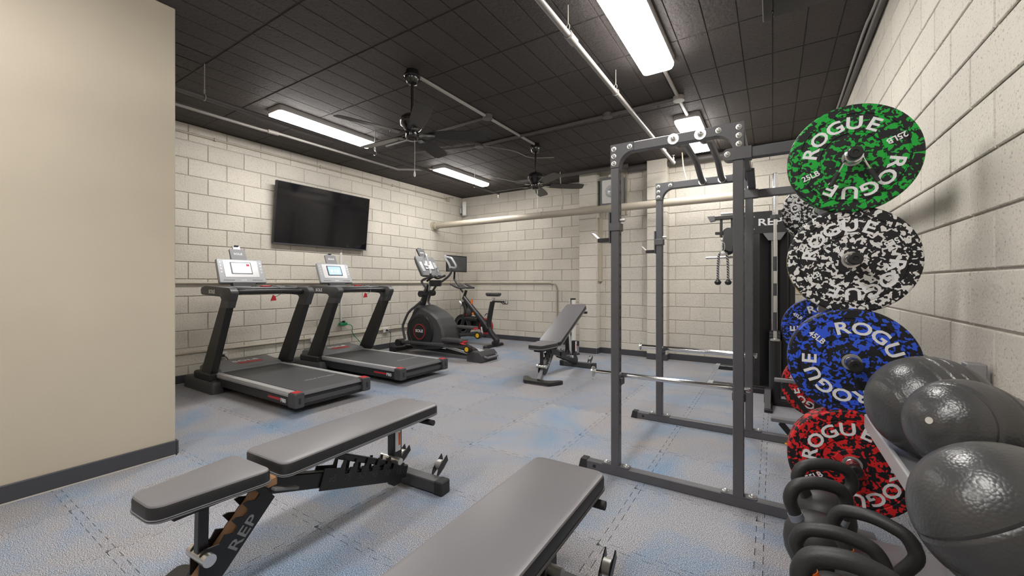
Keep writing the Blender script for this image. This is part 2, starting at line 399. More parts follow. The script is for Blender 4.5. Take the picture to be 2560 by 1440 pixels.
# left wall faces +X : u runs along -Y
lay(wl, (XL, YB, 0), (0, 1), 0, 0) if False else None
def lay_left():
    for r in range(15):
        ph = 2.04 if r % 2 == 0 else 2.24; y = ph-BL*2
        while y < YB-.02:
            a, b = max(1.2, y), min(YB, y+BL)
            if b-a > .03: inst('concrete_block', block_mesh(b-a), wl, (XL, a, r*BH), (0, 0, PI/2))
            y += BL
lay_left()
lay(wb, (XL, YB), (1, 0), -2.76-XL, .405)
lay(wb, (-2.45, YR), (1, 0), .81, .30)
lay(wb, (-1.35, YR), (1, 0), XR+1.35, .1)
for xa, xb in ((-2.76, -2.45), (-1.64, -1.35)):
    for r in range(15):
        inst('concrete_block', block_mesh(xb-xa), wb, (xa, YP, r*BH))
        inst('concrete_block', block_mesh(.16), wb, (xb, YP, r*BH), (0, 0, PI/2))
def lay_right():
    for r in range(15):
        y = YR-BL*(12 if r % 2 == 0 else 12.5)-.1
        while y < YR-.02:
            a, b = max(1.2, y), min(YR, y+BL)
            if b-a > .03: inst('concrete_block', block_mesh(b-a), wr, (XR, b, r*BH), (0, 0, -PI/2))
            y += BL
lay_right()
# baseboards
def baseboard(name, segs):
    mb = MB(); ca = MB()
    for x0, x1, y0, y1 in segs: mb.box(x0, x1, y0, y1, .004, .10, .004); 
    b = struct(name, mb, M_base)
    for (x0, x1, y0, y1) in segs:
        e = .004; ca.box(x0-e, x1+e, y0-e, y1+e, .0005, .006)
    part('gap_light_line', ca, M_gap_valve, b)  # pale strip standing in for light along the gap under the baseboard
d = .014
baseboard('baseboard_left', [(XL-.0, XL+d, 1.15, YB)])
baseboard('baseboard_back', [(XL, -2.76, YB-d, YB), (-2.76, -2.45, YP-d, YP), (-2.45, -2.45+d, YP, YR), (-2.45, -1.64, YR-d, YR), (-1.64, -1.35, YP-d, YP), (-1.35, -1.35+d, YP, YR), (-1.35, XR, YR-d, YR)])
baseboard('baseboard_right', [(XR-d, XR, 1.0, YR)])
baseboard('baseboard_pillar', [(-3.46, -3.46+d, -3.2, 1.14), (-4.5, -3.46+d, 1.14, 1.14+d)])
# ceiling slab with formed panels
ceil = struct('ceiling', MB().box(-6.2, 1.0, -3.4, 7.5, ZC+.006, ZC+.2), M_ceil)
def panel_mesh(Wd, Ln):
    g = .0022; g2 = .006; d = .006
    r0 = [(g, g2, .007), (Wd-g, g2, .007), (Wd-g, Ln-g2, .007), (g, Ln-g2, .007)]
    r1 = [(g+.002, g2+.003, 0), (Wd-g-.002, g2+.003, 0), (Wd-g-.002, Ln-g2-.003, 0), (g+.002, Ln-g2-.003, 0)]
    return fixmesh('ceiling_panel', MB().add(r0+r1, [(4, 5, 6, 7)]+[(k, (k+1) % 4, 4+(k+1) % 4, 4+k) for k in range(4)]), M_ceil, 8)
PW, PL = .2075, .606
pm = panel_mesh(PW, PL); rest = MB(); cand = []
for i in range(-1, 32):
    for j in range(-6, 12):
        x = -5.83+PW*i+.02; y = 1.56+PL*(j-1)
        if x < XL-.01 or x+PW > XR+.01 or y > YB: continue
        px = pix((x+PW/2, y+PL/2, ZC)); vis = px[2] > .3 and -40 < px[0] < 2600 and -60 < px[1] < 720 and not (px[0] < 430)
        cand.append((0 if vis else 1, px[2], x, y))
cand.sort()
for k, (v, zz, x, y) in enumerate(cand):
    if k < 295: inst('ceiling_panel', pm, ceil, (x, y, ZC))
    else:
        rest.add([(x+.006, y+.01, ZC), (x+PW-.006, y+.01, ZC), (x+PW-.006, y+PL-.01, ZC), (x+.006, y+PL-.01, ZC)], [(0, 1, 2, 3)])
part('ceiling_panels', rest, M_ceil, ceil, stuff=True)

# ------------------------------------------------------------------ ceiling lights
def ceiling_light(x, y, label):
    t = thing('ceiling_light', (x, y, ZC), label, 'ceiling light', 'wraparound ceiling lights')
    W, L = .135, .63
    out = rect(-W, W, -L, L)
    part('housing', MB().rprism(out, 'Z', [(.0, 0), (.0, -.05), (.004, -.056)], .05), M_house, t)
    part('diffuser', MB().rprism(rect(-W+.006, W-.006, -L+.006, L-.006), 'Z', [(0, -.054), (0, -.075), (.012, -.095), (.03, -.103)], .05), M_diff, t)
    return t
ceiling_light(-.82, 3.0, 'large bright ceiling light nearest the camera, above the front of the power rack')
ceiling_light(-4.50, 2.96, 'long ceiling light above the treadmills, left of the nearer ceiling fan')
ceiling_light(-4.52, 5.53, 'long ceiling light above the elliptical trainer near the room corner')
ceiling_light(-.81, 5.50, 'short looking ceiling light behind the top bar of the power rack')
ceiling_light(-.82, .35, 'ceiling light above the kettlebells, out of the picture overhead')
ceiling_light(-2.4, -.45, 'ceiling light behind the viewpoint, above the room entrance')

# ------------------------------------------------------------------ ceiling fans
def blade_me():
    pts = [(.14, -.03), (.2, -.052), (.34, -.068), (.52, -.073), (.62, -.068), (.655, -.055), (.655, .055), (.62, .068), (.52, .073), (.34, .068), (.2, .052), (.14, .03)]
    M = Matrix.Rotation(math.radians(-13), 4, 'X'); mb = MB(); mb.prism(pts, 'Z', -.003, .003); mb.v = [M @ v for v in mb.v]
    return fixmesh('blade', mb, M_blade)
def iron_me():
    mb = MB().tube([(.055, -.012, .012), (.10, -.016, .004), (.20, -.018, -.008)], .006, 6).tube([(.055, .012, .012), (.10, .016, .006), (.20, .018, .0)], .006, 6).box(.12, .20, -.03, .03, -.010, -.005, .002)
    return fixmesh('blade_iron', mb, M_fan)
BLM, IRM = blade_me(), iron_me()
def ceiling_fan(x, y, label, a0=36):
    t = thing('ceiling_fan', (x, y, ZC), label, 'ceiling fan', 'black ceiling fans')
    part('canopy', MB().lathe([(.055, 0), (.060, -.035), (.072, -.040), (.072, -.052), (.066, -.058), (.064, -.085), (.045, -.115), (.02, -.125)], seg=28), M_fan, t)
    part('downrod', MB().cyl((0, 0, -.11), (0, 0, -.40), .013, 14), M_fan, t)
    part('motor_housing', MB().lathe([(.018, -.375), (.05, -.39), (.075, -.40), (.098, -.42), (.104, -.445), (.100, -.452), (.105, -.46), (.100, -.485), (.086, -.50), (.07, -.525), (.05, -.54)], seg=32), M_fan, t)
    part('switch_housing', MB().lathe([(.045, -.535), (.056, -.548), (.058, -.59), (.054, -.60), (.046, -.615), (.02, -.622)], seg=24), M_fan, t)
    for k in range(5):
        a = math.radians(a0+72*k)
        inst('blade_iron', IRM, inst('blade', BLM, t, (0, 0, -.565), (0, 0, a)), (0, 0, 0))
    pc = part('pull_chain', MB().tube([(.03, 0, -.62), (.032, 0, -.75), (.03, 0, -.90)], .0022, 6), M_zinc, t)
    part('chain_pull', MB().lathe([(.003, -.89), (.009, -.91), (.010, -.935), (.004, -.945)], (.03, 0, 0), seg=10), M_white, pc)
    return t
ceiling_fan(-2.70, 2.60, 'nearer black five-blade ceiling fan hanging in front of the left ceiling light')
ceiling_fan(-2.71, 4.86, 'farther black five-blade ceiling fan beyond the first fan, near back wall')

# ------------------------------------------------------------------ pipes and conduits overhead
def pipe(name, pts, r, m, label, cat='pipe', hang=(), group=None, seg=12, sub=0):
    t = thing(name, tuple(pts[0]), label, cat, group)
    part('tube', MB().tube(pts, r, seg, sub=sub), m, t, world=True)
    return t
def hanger(t, x, y, z, m, r):
    mb = MB().tube([(x+ (r+.006)*math.cos(a), y, z+(r+.006)*math.sin(a)) for a in [2*PI*k/16 for k in range(16)]], .004, 6, closed=True)
    mb.tube([(x+.012*math.cos(a), y, z+r+.03+.02*math.sin(a)) for a in [2*PI*k/12 for k in range(12)]], .003, 6, closed=True)
    mb.cyl((x, y, z+r+.045), (x, y, ZC), .0045, 8)
    part('hanger', mb, m, t, world=True)
def sprinkler(t, x, y, z, m, dz=-1):
    part('sprinkler_head', MB().cyl((x, y, z), (x, y, z+dz*.05), .014, 10).cyl((x, y, z+dz*.05), (x, y, z+dz*.075), .005, 8).cyl((x, y, z+dz*.075), (x, y, z+dz*.08), .020, 12), m, t, world=True)
xs, zs = -1.17, 2.86
t = pipe('sprinkler_pipe', [(xs, -1.5, zs), (xs, 6.05, zs)], .021, M_pipeg, 'thin pale sprinkler pipe running along the ceiling towards the rack')
part('coupling', MB().cyl((xs, 2.56, zs), (xs, 2.66, zs), .029, 14), M_pipeg, t, world=True)
for y in (2.55, 3.55, 5.45): hanger(t, xs, y, zs, M_pipeg, .021)
sprinkler(t, xs, 6.04, zs+.02, M_pipeg, 1); part('elbow', MB().sphere((xs, 6.05, zs), .028, 12, 8), M_pipeg, t, world=True)
xs, zs = -4.12, 2.77
t = pipe('sprinkler_pipe', [(xs, 1.2, zs), (xs, 6.05, zs)], .021, M_piped, 'dark sprinkler pipe along the ceiling beside the left ceiling lights')
for y in (1.56, 3.35, 5.35): hanger(t, xs, y, zs, M_pipeg, .021)
sprinkler(t, xs, 6.04, zs, M_pipeb, -1)
def jbox(t, x, y, z=ZC, r=.055, m=None): part('junction_box', MB().cyl((x, y, z), (x, y, z-.045), r, 14), m or M_piped, t, world=True)
zc = ZC-.02
t = pipe('ceiling_conduit', [(-2.70, 2.68, zc), (-2.70, 4.80, zc)], .016, M_pipeg, 'grey conduit on the ceiling linking the two ceiling fans', 'conduit'); jbox(t, -2.70, 3.74)
t = pipe('ceiling_conduit', [(-2.74, 3.74, zc), (-4.44, 3.80, zc)], .015, M_piped, 'dark ceiling conduit running left from the box between both fans', 'conduit')
t = pipe('ceiling_conduit', [(-.80, 3.6, zc), (-.80, 4.40, zc), (-.80, 4.95, zc)], .017, M_pipeg, 'short ceiling conduit between the two lights above the power rack', 'conduit'); jbox(t, -.80, 4.40, m=M_pipeg)
t = pipe('ceiling_conduit', [(-.85, 4.40, zc), (-1.52, 4.42, zc), (-3.3, 4.45, zc)], .020, M_piped, 'dark conduit crossing the ceiling behind the nearer fan', 'conduit'); jbox(t, -1.55, 4.42); jbox(t, -3.35, 4.45, r=.065)
t = pipe('ceiling_conduit', [(-3.40, 4.45, zc), (-4.30, 4.20, zc)], .015, M_piped, 'short dark conduit from ceiling box to the left sprinkler pipe', 'conduit')
t = pipe('ceiling_cable', [(-3.33, 4.50, ZC-.012), (-3.1, 4.9, ZC-.012), (-3.05, 5.3, ZC-.012), (-2.75, 5.5, ZC-.012)], .007, M_pipeg, 'thin grey cable curving over the ceiling beside the farther fan', 'cable', sub=6, seg=6)
t = pipe('ceiling_conduit', [(-5.16, 1.1, ZC-.05), (-5.16, 2.55, ZC-.05), (-5.12, 2.72, ZC-.05), (-5.10, 4.6, ZC-.05), (-4.85, 4.9, ZC-.02), (-4.55, 5.0, ZC-.02)], .016, M_pipeg, 'grey conduit along the ceiling above the treadmills and television', 'conduit'); part('coupling', MB().cyl((-5.14, 2.60, ZC-.05), (-5.13, 2.72, ZC-.05), .024, 12), M_pipeg, t, world=True)
# big insulated pipe and conduits on the walls
yb = 6.2
t = pipe('heating_pipe', [(XL, yb, 2.335), (XR, yb, 2.335)], .058, M_pipeb, 'thick tan painted pipe running across the back wall')
part('wall_fitting', MB().cyl((XL, yb, 2.335), (XL+.10, yb, 2.335), .075, 16).cyl((XL, yb, 2.335), (XL+.02, yb, 2.335), .10, 16), M_pipeb, t, world=True)
for xx in (-2.15, -3.35, -.35): part('pipe_clamp', MB().cyl((xx, yb, 2.335), (xx+.03, yb, 2.335), .062, 16), M_pipeb, t, world=True)
for xx, yy in ((-2.95, 6.2), (-1.05, 6.2)):
    c0 = solo('hanging_wire', MB().tube([(xx-.03, yy-.02, 3.02), (xx-.01, yy-.03, 2.8), (xx+.03, yy-.03, 2.6), (xx+.02, yy-.03, 2.40)], .008, 6, sub=5), M_pipeb,
              'pale wire dropping onto the tan pipe %s' % ('below the farther ceiling fan' if xx < -2 else 'seen between the rack top bars'), 'wire')
xw = XL+.025
t = pipe('wall_conduit', [(xw, 1.2, HC), (xw, YB-.07, HC), (xw+.05, YB-.03, HC), (-3.62, YB-.03, HC), (-3.53, YB-.03, HC-.02), (-3.49, YB-.03, HC-.10), (-3.49, YB-.03, .3)], .014, M_pipeb, 'slim tan conduit at handrail height, bending down behind the incline bench', 'conduit')
t = pipe('wall_conduit', [(xw, 1.2, .352), (xw, 6.2, .352)], .014, M_pipeb, 'slim tan conduit low on the left wall behind the treadmills', 'conduit')
t = pipe('wall_conduit', [(xw-.005, 1.2, 2.945), (xw-.005, 6.62, 2.945), (xw-.005, 6.66, 2.99), (xw-.005, 6.78, 3.01)], .012, M_pipeb, 'slim tan conduit high on the left wall above the television', 'conduit')
for y in (2.3, 3.7, 5.1): part('pipe_clamp', MB().box(xw-.03, xw+.012, y, y+.025, 2.925, 2.965, .003), M_pipeb, t, world=True)
part('junction_box', MB().box(XL, XL+.05, 6.56, 6.64, 2.90, 2.98, .005), M_pipeb, t, world=True)
t = pipe('wall_cable', [(XR-.03, -1, 3.02), (XR-.03, 3.0, 3.02), (XR-.035, 3.9, 3.01), (XR-.03, 5.6, 3.0), (XR-.05, YR-.03, 2.95)], .022, M_piped, 'black cable bundle along the top of the right wall', 'cable', sub=4)
part('second_cable', MB().tube([(XR-.06, -1, 3.035), (XR-.06, 3.2, 3.03), (XR-.07, 4.0, 3.04), (XR-.06, 5.6, 3.03), (XR-.08, YR-.03, 2.98)], .011, 8, sub=4), M_pipeg, t, world=True)
t = pipe('wall_duct', [(-1.95, YR-.1, 2.99), (XR, YR-.1, 2.99)], .05, M_piped, 'dark round pipe under the ceiling along the back wall behind the rack', 'pipe')
t = pipe('wall_duct', [(-3.9, 6.3, 3.0), (-1.9, 6.35, 3.0)], .035, M_piped, 'dark pipe under the ceiling beside the farther fan', 'pipe')
# ceiling access panel, top right
t = thing('ceiling_hatch', (.2, 2.8, ZC), 'dark metal ceiling access panel near the right wall', 'access panel')
part('frame_strip', MB().box(-.25, -.205, -.55, .415, -.14, 0, .002), M_satin, t); part('frame_edge', MB().box(-.256, -.25, -.55, .415, -.14, 0), M_pipeg, t)
part('cover', MB().box(-.195, .32, -.55, .40, -.135, 0, .002), M_black, t); part('catch', MB().sphere((-.2, .37, -.115), .009, 10, 6), M_zinc, t)

# ------------------------------------------------------------------ things on the walls
t = thing('television', (XL+.055, 3.74, 2.15), 'large black flat television tilted on the left wall above the treadmills', 'television')
Mt = Matrix.Translation((.05, 0, 0)) @ Matrix.Rotation(math.radians(6.5), 4, 'Y')
def tm(mb): mb.v = [Mt @ v for v in mb.v]; return mb
part('case', tm(MB().box(-.03, .02, -.76, .76, -.43, .43, .006)), M_black, t)
part('screen', tm(MB().box(.019, .0215, -.748, .748, -.412, .42)), M_tv, t)
part('bezel_strip', tm(MB().box(.019, .024, -.76, .76, -.43, -.415, .001)), M_dgrey, t)
part('wall_bracket', MB().box(-.047, .03, -.25, .25, -.15, .15, .004), M_satin, t)
t = solo('cable_cover', MB().box(XL, XL+.022, 4.05, 4.085, .56, 1.72, .004), M_white, 'white vertical cable cover below the television', 'cable cover', loc=(XL, 4.07, .56))
t = thing('extension_cord', (XL+.03, 4.08, .52), 'green extension cord end hanging under the white cable cover', 'cord')
part('socket', MB().box(-.02, .03, -.06, .08, -.02, .025, .008), M_green, t); part('plug', MB().box(-.01, .03, .0, .035, .02, .055, .005), M_black, t)
part('cord', MB().tube([(.0, .07, .0), (.02, .16, -.04), (.03, .17, -.16), (.05, .28, -.3), (.06, .42, -.46)], .006, 6, sub=6), M_green, t)
def outlet(y, z, label, plugged=True):
    t = thing('wall_outlet', (XL, y, z), label, 'outlet', 'white wall outlets')
    part('cover_plate', MB().box(0, .045, -.06, .06, -.04, .04, .006), M_white, t)
    part('plug', MB().box(.04, .075, -.012, .02, -.015, .015, .005), M_black, t)
    part('power_cord', MB().tube([(.07, .0, 0), (.10, .03, -.03), (.09, .06, -.12), (.06, .05, -z+.02)], .005, 6, sub=5), M_black, t)
outlet(3.60, .335, 'white wall outlet with black plug between the two treadmills')
outlet(2.38, .275, 'white wall outlet beside the left upright of the nearest treadmill')
outlet(4.95, .34, 'white wall outlet behind the second treadmill near the elliptical')
t = thing('alarm_strobe', (XL+.10, YB-.10, 2.80), 'white emergency alarm light mounted across the room corner', 'alarm', rz=-PI/4)
part('case', MB().rprism(rect(-.085, .085, -.15, .15), 'Y', [(0, .06), (0, -.01), (.006, -.018)], .012), M_white, t)
part('front_cover', MB().prism([(-.05, -.11), (.05, -.11), (.032, .04), (-.032, .04)], 'Y', -.05, -.015), M_mgrey, t)
part('lens', MB().prism([(-.035, -.10), (.035, -.10), (.022, .01), (-.022, .01)], 'Y', -.062, -.048), M_alu, t)
t = thing('wall_speaker', (-2.20, YR, 2.66), 'square grey framed wall speaker with round white cone beside pilaster', 'speaker')
part('cabinet', MB().box(-.19, .17, -.16, 0, -.235, .235, .004), M_mgrey, t)
part('front_plate', MB().rprism(rect(-.155, .155, -.19, .19), 'Y', [(0, -.158), (0, -.168), (.004, -.172)], .02), M_white, t)
part('grille', MB().lathe([(.10, 0), (.10, .006), (.094, .010), (.06, .006), (.03, .012), (.02, .02), (.004, .022)], (0, -.170, 0), (0, -1, 0), 28), M_alu, t)
for sx in (-1, 1):
    for sz in (-1, 1): part('screw', MB().sphere((sx*.135, -.172, sz*.165), .006, 8, 5), M_zinc, t)
part('cable', MB().tube([(-.02, -.1, .26), (-.1, -.12, .25), (-.35, -.15, .17), (-.62, -.2, .15)], .008, 6, sub=5), M_pipeb, t)
part('cable_clip', MB().box(-.06, .03, -.14, -.08, .235, .28, .004), M_white, t)
solo('wall_trim', MB().box(-2.08, -2.03, YR-.03, YR, 2.28, 3.0, .003).box(-2.00, -1.97, YR-.03, YR, 2.28, 3.0, .003), M_pipeb, 'two tan vertical trim strips on the back wall beside the rack', 'trim')
solo('wall_bracket', MB().box(-2.52+.07, -2.40, YR-.12, YR, 1.2, 2.26, .006), M_pipeb, 'tan boxed-in vertical chase on the back wall behind the rack post', 'pipe cover')
t = thing('metal_post', (-2.80, 6.28, 0), 'white and chrome round post standing behind the incline bench', 'post')
part('column', MB().cyl((0, 0, .02), (0, 0, .90), .055, 24), M_white, t); part('chrome_strip', MB().box(-.02, .012, -.062, -.03, .03, .90, .004), M_chrome, t)
part('base', MB().lathe([(.12, 0), (.12, .012), (.07, .025)], seg=24), M_satin, t); part('cap', MB().cyl((.01, 0, .90), (.01, 0, .925), .045, 20), M_satin, t)

# ------------------------------------------------------------------ power rack
yn, yf = 2.476, 3.626; XF, XM, XB = -.813, -.152, .30; T = .051; ZT = 2.02
rack = thing('power_rack', (-.3, 3.05, 0), 'tall charcoal steel power rack with pull-up bars and plate storage pegs', 'power rack')
def rp(name, mb, m=M_rack, par=None, **k): return part(name, mb, m, par or rack, world=True, **k)
bolt_me = fixmesh('bolt', MB().lathe([(.015, 0), (.015, .003), (.010, .0035), (.010, .008), (.006, .012), (.001, .013)], (0, 0, 0), (0, -1, 0), 12), M_zinc)
def rbolt(p, rot=(0, 0, 0), s=1): inst('bolt', bolt_me, rack, Vector(p)-Vector((-.3, 3.05, 0)), rot, (s, s, s))
for y, nm in ((yn, 'near'), (yf, 'far')):
    for x in (XF, XM):
        u = rp('upright', MB().box(x-T/2, x+T/2, y-T/2, y+T/2, .055, ZT, .004))
        hl = MB()
        for k in range(26):
            z = .26+k*.064
            if z < ZT-.12: hl.cyl((x+T/2-.001, y, z), (x+T/2+.0008, y, z), .011, 10)
        rp('adjustment_holes', hl, M_black, u, stuff=True)
        fp = MB().prism(round_poly(rect(x-.085, x+.085, y-T/2-.001, y+T/2+.001), .012), 'Z', .054, .062)
        rp('foot_plate', fp)
        for dx in (-.062, .062): rbolt((x+dx, y, .062), (-PI/2, 0, 0), 1.1)
    bt = rp('base_tube', MB().box(-1.0, .11, y-T/2, y+T/2, .0, .056, .004))
    rp('end_cap', MB().prism([(-1.05, 0), (-.995, 0), (-.995, .06), (-1.035, .06)], 'Y', y-T/2-.003, y+T/2+.003), M_soft, bt)
    rp('tube_hole', MB().cyl((-.945, y-T/2-.0008, .028), (-.945, y-T/2+.002, .028), .011, 12), M_black, bt)
    rbolt((.112, y, .03), (0, 0, PI/2)) 
    rp('top_beam', MB().box(XF-T/2, XM+T/2, y-T/2, y+T/2, ZT-.055, ZT, .004))
    # gussets with a curved inner edge
    g = .14; yy = y-T/2-.006
    for x, s in ((XF-T/2, 1), (XM+T/2, -1)):
        arc = [(x+s*(T+.0)+s*(g-T)*(1-math.cos(a)), ZT-g+(g-T)*math.sin(a)) for a in [PI/2*k/8 for k in range(9)]]
        rp('gusset_plate', MB().prism([(x, ZT), (x, ZT-g)]+arc+[(x+s*g, ZT)], 'Y', yy, y+T/2+.006))
        for bx, bz in ((.022, .028), (.022, .072), (.022, .116), (.118, .028)): rbolt((x+s*bx, yy, ZT-bz))
    # storage arm and rear upright with plate pegs
    a = rp('storage_arm', MB().box(XM-.05, XB, y-T/2+.002, y+T/2-.002, 1.828, 1.884, .004))
    sl = [(XM-.045+.03*math.cos(q), 1.856+.031*math.sin(q)) for q in [PI/2+PI*k/10 for k in range(11)]]+[(XM+.06, 1.825), (XM+.06, 1.887)]
    rp('arm_bracket', MB().prism(sl, 'Y', y-T/2-.008, y+T/2+.008), M_rack, a); rbolt((XM-.05, y-T/2-.008, 1.856))
    rp('rear_upright', MB().box(XB-T/2, XB+T/2, y-T/2, y+T/2, .01, 1.92, .004))
    rp('rear_foot', MB().box(XB-.10, XB+.10, y-.05, y+.05, 0, .012, .003))
    sgn = -1 if nm == 'near' else 1
    for z in (1.70, 1.275, .845, .42):
        pg = rp('plate_peg', MB().lathe([(.026, 0), (.024, .01), (.024, .31), (.019, .318)], (XB-.02, y+sgn*T/2, z), (0, sgn, 0), 20), M_chrome)
        rp('peg_cap', MB().lathe([(.0245, .30), (.0255, .305), (.0255, .33), (.021, .336), (.010, .336), (.008, .332), (.001, .332)], (XB-.02, y+sgn*T/2, z), (0, sgn, 0), 20), M_black, pg)
for x0, z1 in ((-.475, 1), (-.335, 1)):
    rp('pull_up_bar', MB().tube([(x0, yn, ZT-.03), (x0, yn+.12, ZT-.02), (x0, yn+.34, ZT+.05), (x0, yf-.34, ZT+.05), (x0, yf-.12, ZT-.02), (x0, yf, ZT-.03)], .021, 14))
    for y in (yn, yf):
        o = rp('washer', MB().cyl((x0, y-T/2-.004, ZT-.028), (x0, y-T/2, ZT-.028), .030, 20), M_zinc); rbolt((x0, y-T/2-.004, ZT-.028), s=1.2)
rp('back_crossmember', MB().beam((XM, yn, ZT-.03), (XM, yf, ZT-.03), T, T)); rp('rear_crossmember', MB().beam((XB, yn, 1.86), (XB, yf, 1.86), .05, .05))
rp('diagonal_brace', MB().beam((XM+.02, yf-.30, ZT-.05), (XM+.02, yf-.02, 1.90), .05, .03))
def j_hook(y, z, label):
    t = thing('j_hook', (XF, y, z), label, 'rack hook', 'rack j-hooks')
    part('sleeve', MB().box(-T/2-.006, T/2+.008, -T/2-.008, T/2+.008, -.02, .03, .003), M_rack, t)
    part('back_plate', MB().box(-T/2-.014, -T/2-.004, -.03, .03, -.09, .10, .002), M_rack, t)
    ar = part('arm', MB().box(-T/2-.085, -T/2-.006, -.03, .03, -.085, -.06, .003), M_satin, t)
    part('lip', MB().beam((-T/2-.075, 0, -.075), (-T/2-.125, 0, -.025), .056, .008, .002), M_hook, t)
    part('pin', MB().cyl((T/2, 0, .045), (T/2+.03, 0, .045), .010, 12), M_zinc, t)
j_hook(yn, 1.515, 'steel j-hook on the near front post of the power rack')
j_hook(yf, 1.52, 'steel j-hook on the far front post of the power rack')
def safety(y, z, x0, x1, r, label):
    t = thing('safety_bar', (x0, y, z), label, 'safety bar', 'rack safety bars')
    part('rod', MB().lathe([(r*.9, 0), (r, .004), (r, x1-x0-.005), (r*.8, x1-x0)], (0, 0, 0), (1, 0, 0), 18), M_chrome, t)
    part('end_flange', MB().lathe([(.034, -.006), (.034, .003), (.02, .006)], (0, 0, 0), (1, 0, 0), 20), M_zinc, t)
    for x in (XF, XM): part('saddle', MB().box(x-x0-T/2-.006, x-x0+T/2+.008, -.05, .012, -.055, -r+.002, .003), M_rack, t)
safety(yn+.052, .605, -.98, -.10, .0145, 'long chrome safety bar across the near side of the power rack')
safety(yf+.060, .615, -.99, -.10, .020, 'thicker chrome safety bar across the far side of the power rack')

# ------------------------------------------------------------------ bumper plates
def bumper(kind, x, y, z, th, wt, a1, label, side=-1, back=False):
    """disc in the XZ plane; its lettered face looks towards side*Y; a1 = middle angle of the first word"""
    t = thing('bumper_plate', (x, y, z), label, 'weight plate', 'fleck bumper plates')
    R = .225; h = th/2
    prof = [(.0262, -h), (.060, -h), (.062, -h+.002), (.105, -h+.004), (.107, -h), (.178, -h), (.180, -h+.003), (.184, -h+.003), (.186, -h), (R-.008, -h), (R-.002, -h+.003), (R, -h+.008)]
    prof = prof+[(r, -q) for r, q in reversed(prof)]
    mb = MB().lathe(prof+[prof[0]], (0, 0, 0), (0, 1, 0), 72); part('rubber_disc', mb, FL[kind], t, ang=25)
    part('hub_ring', MB().lathe([(.0255, -h-.001), (.034, -h-.001), (.036, -h+.002), (.036, h-.002), (.034, h+.001), (.0255, h+.001), (.0255, -h-.001)], (0, 0, 0), (0, 1, 0), 32), M_zinc, t)
    for sd in (side,):
        def at(a, r): return Vector((-sd*r*math.cos(a), sd*(h+.0006), r*math.sin(a)))
        def ex(a): return Vector((-sd*math.cos(a), 0, math.sin(a)))
        for k in (0, 1):
            ac = math.radians(a1)+PI*k; lt = MB()
            for i, ch in enumerate('ROGUE'):
                a = ac+math.radians((2-i)*26); o = ex(a); td = Vector((-sd*math.sin(a), 0, -math.cos(a)))
                lt.text(ch, at(a, .142), td, o, .072, .0014, .022, 1.18)
            part('lettering', lt, M_print, t); lt = MB()
            aw = math.radians(a1+90)+PI*k; o = ex(aw); td = -o
            lt.text(wt, at(aw, .152), td, td.cross(Vector((0, sd, 0)))*-1, .032, .0014, .025, 1.0)
            part('weight_marking', lt, M_print, t)
    return t
XPG = XB-.02
bumper('green', XPG, 2.235, 1.70, .050, '25LB', 113, 'green flecked 25 pound bumper plate, topmost on the near storage post')
bumper('white', XPG, 2.245, 1.275, .040, '15LB', 118, 'white flecked bumper plate on the near post, directly below the green plate')
bumper('yellow', XPG, 2.30, 1.272, .040, '35LB', 60, 'yellow flecked bumper plate tucked behind the near white plate')
bumper('blue', XPG, 2.255, .845, .080, '45LB', 51, 'large blue flecked 45 pound bumper plate on the near post, third from the top')
bumper('red', XPG, 2.25, .42, .094, '55LB', 122, 'red flecked bumper plate, lowest on the near post behind the kettlebells')
bumper('white', XPG, 3.735, 1.70, .040, '15LB', 140, 'white flecked bumper plate on the far post, seen under the green plate')
bumper('blue', XPG, 3.74, .845, .080, '45LB', 235, 'blue flecked bumper plate on the far post, behind the near blue plate')
bumper('red', XPG, 3.74, .42, .094, '55LB', 250, 'red flecked bumper plate on the far post, low behind the near blue plate')
t = thing('spring_collar', (XPG, 2.195, 1.70), 'steel spring collar with two black grip handles on the green plate peg', 'spring collar')
part('coil', MB().tube([(.029*math.cos(q), -.012-.0013*q, .029*math.sin(q)) for q in [2*PI*k/14 for k in range(43)]], .0035, 6), M_chrome, t)
for s, ln in ((-1, 1), (1, 1.0)):
    part('wire_handle', MB().tube([(s*.027, -.03, .008), (s*.03, -.035, -.02), (s*.055, -.035, -.075)], .0035, 6), M_chrome, t)
    part('grip', MB().cyl((s*.05, -.035, -.065), (s*.075, -.035, -.118), .0085, 12), M_soft, t)

# ------------------------------------------------------------------ barbell on its stand, cable machine, low dip stand
bx, by = .02, 4.72
t = thing('barbell_stand', (bx, by, 0), 'black upright barbell holder on the floor beside the rack', 'barbell stand')
part('tube', MB().lathe([(.050, .03), (.050, .62), (.044, .62), (.044, .03)], seg=20), M_satin, t)
part('base_beam', MB().box(-.04, .42, -.04, .04, 0, .055, .004), M_satin, t); part('front_foot', MB().box(-.085, -.02, -.34, .06, 0, .03, .004), M_satin, t)
fb = part('foot_bracket', MB().prism([(-.30, .03), (-.02, .03), (-.05, .16), (-.16, .17)], 'X', -.085, -.035), M_dgrey, t); part('wheel', MB().cyl((-.09, -.12, .08), (-.03, -.12, .08), .045, 18), M_soft, fb)
t = thing('barbell', (bx, by, .034), 'steel barbell standing upright in its holder in front of the cable machine', 'barbell')
part('lower_sleeve', MB().lathe([(.020, 0), (.025, .004), (.025, .56), (.024, .565)], seg=18), M_alu, t)
part('lower_collar', MB().lathe([(.025, .565), (.040, .57), (.040, .60), (.025, .605)], seg=20), M_zinc, t)
part('shaft', MB().cyl((0, 0, .60), (0, 0, 1.78), .0145, 14), M_zinc, t)
for z0, z1 in ((.68, .86), (1.02, 1.14), (1.26, 1.40)): part('knurled_grip', MB().cyl((0, 0, z0), (0, 0, z1), .0150, 14), M_dgrey, t)
